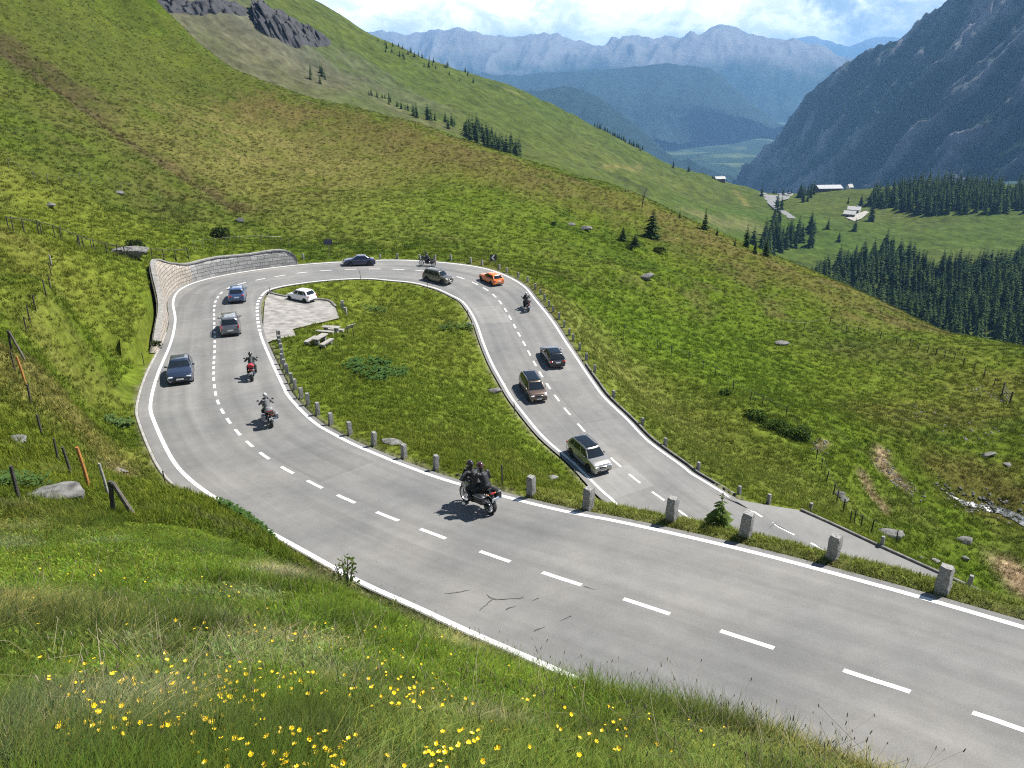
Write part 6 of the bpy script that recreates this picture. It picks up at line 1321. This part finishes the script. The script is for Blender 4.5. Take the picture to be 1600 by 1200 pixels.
def tuft(n, h, w, spread, bend, seed, straw=.12, leafy=0):
    rg = random.Random(seed); V, Q, C = [], [], []
    for _ in range(n):
        a = rg.uniform(0, 6.28); u = spread * math.sqrt(rg.random()); x, y = u * math.cos(a), u * math.sin(a); az = rg.uniform(0, 6.28); L = h * rg.uniform(.45, 1.15); be = bend * rg.uniform(.3, 1.3); ww = w * rg.uniform(.6, 1.3); ca, sa = math.cos(az), math.sin(az)
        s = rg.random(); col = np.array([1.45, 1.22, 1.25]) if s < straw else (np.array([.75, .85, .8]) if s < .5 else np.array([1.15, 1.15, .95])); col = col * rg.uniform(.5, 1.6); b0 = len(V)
        for k in range(4):
            t = k / 3; out = be * L * t * t; z = L * t * (1 - .35 * be * t); hwid = ww * ((1 - t) * .9 + .06 if not leafy else math.sin(math.pi * (t * .85 + .12)))
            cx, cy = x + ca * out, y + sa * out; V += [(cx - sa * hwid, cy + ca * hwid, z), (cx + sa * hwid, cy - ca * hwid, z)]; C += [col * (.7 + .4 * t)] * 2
        Q += [(b0 + 2 * k, b0 + 2 * k + 1, b0 + 2 * k + 3, b0 + 2 * k + 2) for k in range(3)]
    me = np_mesh('tuft', V, np.array(Q)); vcol(me, 'blade', np.array(C)); me.materials.append(M_BLADE); o = bpy.data.objects.new('tuft', me); TUFT.objects.link(o); return o
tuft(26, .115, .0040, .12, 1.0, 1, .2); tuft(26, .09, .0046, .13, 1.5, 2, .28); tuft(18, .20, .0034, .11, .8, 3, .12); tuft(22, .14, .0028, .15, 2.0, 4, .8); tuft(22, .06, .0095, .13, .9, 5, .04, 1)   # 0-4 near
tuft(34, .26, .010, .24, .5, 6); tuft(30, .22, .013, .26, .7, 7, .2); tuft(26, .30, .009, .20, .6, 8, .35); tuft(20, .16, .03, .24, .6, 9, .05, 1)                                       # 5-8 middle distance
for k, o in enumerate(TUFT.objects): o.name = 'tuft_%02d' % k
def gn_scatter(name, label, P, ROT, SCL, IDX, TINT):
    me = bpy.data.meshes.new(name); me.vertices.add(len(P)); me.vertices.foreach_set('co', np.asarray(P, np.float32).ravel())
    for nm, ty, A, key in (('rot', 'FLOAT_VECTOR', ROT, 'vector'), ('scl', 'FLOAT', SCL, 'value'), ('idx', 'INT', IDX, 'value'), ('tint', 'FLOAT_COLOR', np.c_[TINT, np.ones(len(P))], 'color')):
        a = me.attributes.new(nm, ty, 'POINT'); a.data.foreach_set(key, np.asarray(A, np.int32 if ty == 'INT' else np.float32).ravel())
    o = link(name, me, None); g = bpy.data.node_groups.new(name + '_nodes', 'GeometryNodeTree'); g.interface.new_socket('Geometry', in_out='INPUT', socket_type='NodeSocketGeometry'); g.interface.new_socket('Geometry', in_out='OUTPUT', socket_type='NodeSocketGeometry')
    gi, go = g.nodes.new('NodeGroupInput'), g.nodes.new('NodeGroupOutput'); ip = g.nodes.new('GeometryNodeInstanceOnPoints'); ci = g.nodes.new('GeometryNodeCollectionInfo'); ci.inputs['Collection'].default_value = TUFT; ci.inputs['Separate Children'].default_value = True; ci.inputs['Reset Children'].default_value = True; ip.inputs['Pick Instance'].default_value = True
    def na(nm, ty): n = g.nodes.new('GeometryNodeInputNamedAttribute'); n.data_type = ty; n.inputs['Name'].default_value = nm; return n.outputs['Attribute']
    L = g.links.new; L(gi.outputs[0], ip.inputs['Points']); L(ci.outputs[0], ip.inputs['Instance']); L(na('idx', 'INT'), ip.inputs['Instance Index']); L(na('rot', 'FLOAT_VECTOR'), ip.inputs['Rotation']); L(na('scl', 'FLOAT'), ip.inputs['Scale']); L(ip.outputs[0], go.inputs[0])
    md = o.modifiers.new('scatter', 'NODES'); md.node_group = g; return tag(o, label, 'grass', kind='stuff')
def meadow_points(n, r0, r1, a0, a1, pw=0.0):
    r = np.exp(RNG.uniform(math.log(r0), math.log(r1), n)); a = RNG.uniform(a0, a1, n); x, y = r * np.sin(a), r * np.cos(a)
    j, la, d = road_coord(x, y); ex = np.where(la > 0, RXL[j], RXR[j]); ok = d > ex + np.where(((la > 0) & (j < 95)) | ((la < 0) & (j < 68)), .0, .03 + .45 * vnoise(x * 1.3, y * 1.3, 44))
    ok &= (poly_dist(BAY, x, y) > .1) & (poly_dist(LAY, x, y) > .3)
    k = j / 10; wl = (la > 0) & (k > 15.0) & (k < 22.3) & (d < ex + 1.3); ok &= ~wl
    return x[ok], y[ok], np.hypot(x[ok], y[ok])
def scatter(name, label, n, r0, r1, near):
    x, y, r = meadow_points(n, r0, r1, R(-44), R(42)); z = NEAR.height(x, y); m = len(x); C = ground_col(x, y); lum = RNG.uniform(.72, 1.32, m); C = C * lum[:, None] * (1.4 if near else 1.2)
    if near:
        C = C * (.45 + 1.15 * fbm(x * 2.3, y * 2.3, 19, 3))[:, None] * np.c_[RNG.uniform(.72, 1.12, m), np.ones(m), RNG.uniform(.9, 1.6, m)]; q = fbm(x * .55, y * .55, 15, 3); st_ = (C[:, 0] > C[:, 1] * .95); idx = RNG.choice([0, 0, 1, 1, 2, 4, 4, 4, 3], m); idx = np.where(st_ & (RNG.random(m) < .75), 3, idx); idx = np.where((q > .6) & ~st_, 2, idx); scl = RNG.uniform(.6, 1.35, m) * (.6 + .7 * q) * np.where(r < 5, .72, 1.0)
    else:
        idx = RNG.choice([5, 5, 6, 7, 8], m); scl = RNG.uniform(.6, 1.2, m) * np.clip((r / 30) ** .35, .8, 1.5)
    j, la, d = road_coord(x, y); edge = np.maximum(sstep(.4, 2.2, d), (j < 95) & ((la > 0) | (j < 68))); vg = (la < 0) & (j < 68) & (d < 3.5); C = C * (1.0 if near else np.where(r > 100, 1.0, 1.14)[:, None]) * np.where(vg, 1.25, 1)[:, None]; scl *= (.55 + .45 * edge) * np.where(vg, .85, 1)  # brighter tint makes up for self-shade of mid tufts and the shaded verge
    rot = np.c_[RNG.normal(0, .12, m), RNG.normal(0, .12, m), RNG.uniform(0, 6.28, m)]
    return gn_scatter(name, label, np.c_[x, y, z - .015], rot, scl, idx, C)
scatter('meadow_grass', 'tall mixed meadow grass and dead straw on the near bank', NG1, 1.3, 24, True)
scatter('slope_grass', 'short grass covering the loop meadow and the slopes', NG2, 17, 330, False)
# seed stalks along the brow of the near bank
mb = MB(); rg = random.Random(5); x, y, r = meadow_points(2600, 3.2, 15, R(-38), R(36)); zz = NEAR.height(x, y)
for k in range(min(len(x), 1100)):
    h = rg.uniform(.2, .46); lx, ly = rg.gauss(0, .18), rg.gauss(0, .16); p = Vector((x[k], y[k], zz[k])); mb.tube([p, p + Vector((lx * .3, ly * .3, h * .6)), p + Vector((lx, ly, h))], [.0018, .0014, .0010], 3, False); mb.ell(p + Vector((lx, ly, h)), (.004, .004, .022), 5, 4, rot=(rg.uniform(-.3, .3), rg.uniform(-.3, .3), 0))
tag(mb.build('grass_stalks', pbr('seed_stalk', (.34, .30, .18), .8, col2=(.15, .13, .07), scale=3), smooth=False), 'thin dry seed stalks rising above the near meadow', 'grass stalks', kind='stuff')
# buttercups
M_PETAL = pbr('buttercup_petal', (.85, .58, .01), .4, var=.12, scale=40); M_STEM = pbr('flower_stem', (.06, .10, .02), .7)
def flower(seed):
    rg = random.Random(seed); mb = MB()
    for k in range(5):
        a = 2 * math.pi * k / 5 + rg.uniform(-.1, .1); ca, sa = math.cos(a), math.sin(a); P = lambda u, v, z: (ca * u - sa * v, sa * u + ca * v, z)
        mb.add([P(.001, 0, 0), P(.007, .006, .003), P(.008, 0, .0022), P(.007, -.006, .003), P(.0135, .0052, .0085), P(.0145, 0, .008), P(.0135, -.0052, .0085)], [(0, 1, 2), (0, 2, 3), (1, 4, 5, 2), (2, 5, 6, 3)])
    mb.ell((0, 0, .003), (.004, .004, .003), 7, 5); o = mb.build('buttercup', M_PETAL); st_ = MB(); st_.tube([(0, 0, 0), (.01, .004, -.15), (.0, .01, -.36)], [.0013, .0014, .0016], 4); st_.build('stem', M_STEM, o); return o
FL = [flower(k) for k in range(3)]; fu = [False] * 3; nfl = 0; rg = random.Random(9)
x, y, r = meadow_points(14000, 1.8, 11, R(-38), R(26)); den = fbm(x * 1.1, y * 1.1, 33, 3); hgt = NEAR.height(x, y); brow_ok = True
az_ = np.degrees(np.arctan2(x, y))
REST = []
for k in np.argsort(r):
    wgt = sstep(.42, .60, den[k]) * (1.0 if r[k] < 4.5 else .6) * (1.0 if az_[k] < -6 else .3) * (2.2 if r[k] < 3.4 and az_[k] < -2 else 1)
    if rg.random() > wgt * .13: continue
    if nfl >= 285: REST.append((x[k], y[k], hgt[k] + .13 * rg.uniform(.8, 1.6), rg.uniform(.6, 1.0))); continue
    i = nfl % 3; o = FL[i] if not fu[i] else copy_tree(FL[i]); fu[i] = True; s = rg.uniform(.6, .95); o.location = (x[k], y[k], hgt[k] + .14 * rg.uniform(.8, 1.5)); o.rotation_euler = (rg.gauss(0, .35), rg.gauss(0, .35), rg.uniform(0, 6.28)); o.scale = (s, s, s); nfl += 1
    tag(o, 'yellow buttercup blooming among the near meadow grass', 'flower', 'yellow buttercups in the near meadow')

me = FL[0].data; v0 = np.zeros(len(me.vertices) * 3, np.float32); me.vertices.foreach_get('co', v0); v0 = v0.reshape(-1, 3); f0 = [tuple(p.vertices) for p in me.polygons]; mb = MB()
for X_, Y_, Z_, s in REST: mb.add([tuple(q) for q in v0], f0, Matrix.Translation((X_, Y_, Z_)) @ Euler((rg.gauss(0, .4), rg.gauss(0, .4), rg.uniform(0, 6.28))).to_matrix().to_4x4() @ Matrix.Scale(s, 4))
print('flowers', nfl, len(REST)); tag(mb.build('buttercups', M_PETAL), 'smaller yellow buttercups dotted farther up the meadow', 'flowers', kind='stuff')

# ================================================================== LIGHT, SKY, CAMERA
SUN_EL, SUN_AZ = R(56), R(66)           # azimuth from +Y towards +X
sd_ = Vector((math.sin(SUN_AZ) * math.cos(SUN_EL), math.cos(SUN_AZ) * math.cos(SUN_EL), math.sin(SUN_EL)))
sl = bpy.data.lights.new('sun', 'SUN'); sl.energy = 5.0; sl.angle = R(.53); sl.color = (1, .965, .90); so = bpy.data.objects.new('sun', sl); COL.objects.link(so); so.rotation_euler = sd_.to_track_quat('Z', 'Y').to_euler(); so.location = (0, 0, 200)
w = bpy.data.worlds.new('World'); SC.world = w; w.use_nodes = True; nt = w.node_tree; nt.nodes.clear(); out = nt.nodes.new('ShaderNodeOutputWorld')
sky = nt.nodes.new('ShaderNodeTexSky'); sky.sky_type = 'NISHITA'; sky.sun_disc = False; sky.sun_elevation = SUN_EL; sky.sun_rotation = SUN_AZ; sky.altitude = 2000; sky.air_density = 1.0; sky.dust_density = .6
bg = nt.nodes.new('ShaderNodeBackground'); bg.inputs[1].default_value = .055
tc = nt.nodes.new('ShaderNodeTexCoord'); mp = nt.nodes.new('ShaderNodeMapping'); mp.inputs['Scale'].default_value = (1, 1, 1.7); mp.inputs['Location'].default_value = (.35, .2, .1); nt.links.new(tc.outputs['Generated'], mp.inputs['Vector'])
def wn(scale, det, rough, dist=0): n = nt.nodes.new('ShaderNodeTexNoise'); n.inputs['Scale'].default_value = scale; n.inputs['Detail'].default_value = det; n.inputs['Roughness'].default_value = rough; n.inputs['Distortion'].default_value = dist; nt.links.new(mp.outputs[0], n.inputs['Vector']); return n.outputs[0]
def wr(src, a, b, c=0, d=1): r_ = nt.nodes.new('ShaderNodeMapRange'); r_.inputs[1].default_value = a; r_.inputs[2].default_value = b; r_.inputs[3].default_value = c; r_.inputs[4].default_value = d; r_.interpolation_type = 'SMOOTHSTEP'; nt.links.new(src, r_.inputs[0]); return r_.outputs[0]
cov = wr(wn(6.0, 10, .62, .2), .29, .43); sh_ = wr(wn(17.0, 9, .66, .3), .36, .62)
cc = nt.nodes.new('ShaderNodeMix'); cc.data_type = 'RGBA'; cc.inputs['A'].default_value = CLOUD_DK; cc.inputs['B'].default_value = CLOUD_LT; nt.links.new(sh_, cc.inputs['Factor'])
mx = nt.nodes.new('ShaderNodeMix'); mx.data_type = 'RGBA'; nt.links.new(cov, mx.inputs['Factor']); nt.links.new(sky.outputs[0], mx.inputs['A']); nt.links.new(cc.outputs['Result'], mx.inputs['B'])
sp = nt.nodes.new('ShaderNodeSeparateXYZ'); nt.links.new(tc.outputs['Generated'], sp.inputs[0]); low = wr(sp.outputs['Z'], .38, .20)        # fair weather: clouds bank up over the ranges, open sky above
m2 = nt.nodes.new('ShaderNodeMix'); m2.data_type = 'RGBA'; nt.links.new(low, m2.inputs['Factor']); nt.links.new(sky.outputs[0], m2.inputs['A']); nt.links.new(mx.outputs['Result'], m2.inputs['B'])
nt.links.new(m2.outputs['Result'], bg.inputs[0]); nt.links.new(bg.outputs[0], out.inputs[0])
cam = bpy.data.cameras.new('camera'); co = bpy.data.objects.new('camera', cam); COL.objects.link(co); SC.camera = co; co.location = (0, 0, CAMZ); co.rotation_euler = (math.pi / 2 - PITCH, 0, 0); cam.sensor_fit = 'HORIZONTAL'; cam.sensor_width = 36; cam.lens = 36 * F / 1600; cam.clip_start = .05; cam.clip_end = 90000
vs = SC.view_settings; vs.view_transform = 'Standard'; vs.look = 'None'; vs.gamma = 1; vs.use_curve_mapping = False; vs.exposure = EXPO
cy = SC.cycles; cy.use_denoising = DENOISE; cy.filter_width = 1.15; cy.max_bounces = 5; cy.diffuse_bounces = 2; cy.glossy_bounces = 3; cy.transmission_bounces = 2; cy.volume_bounces = 0; cy.transparent_max_bounces = 6; cy.sample_clamp_indirect = 4
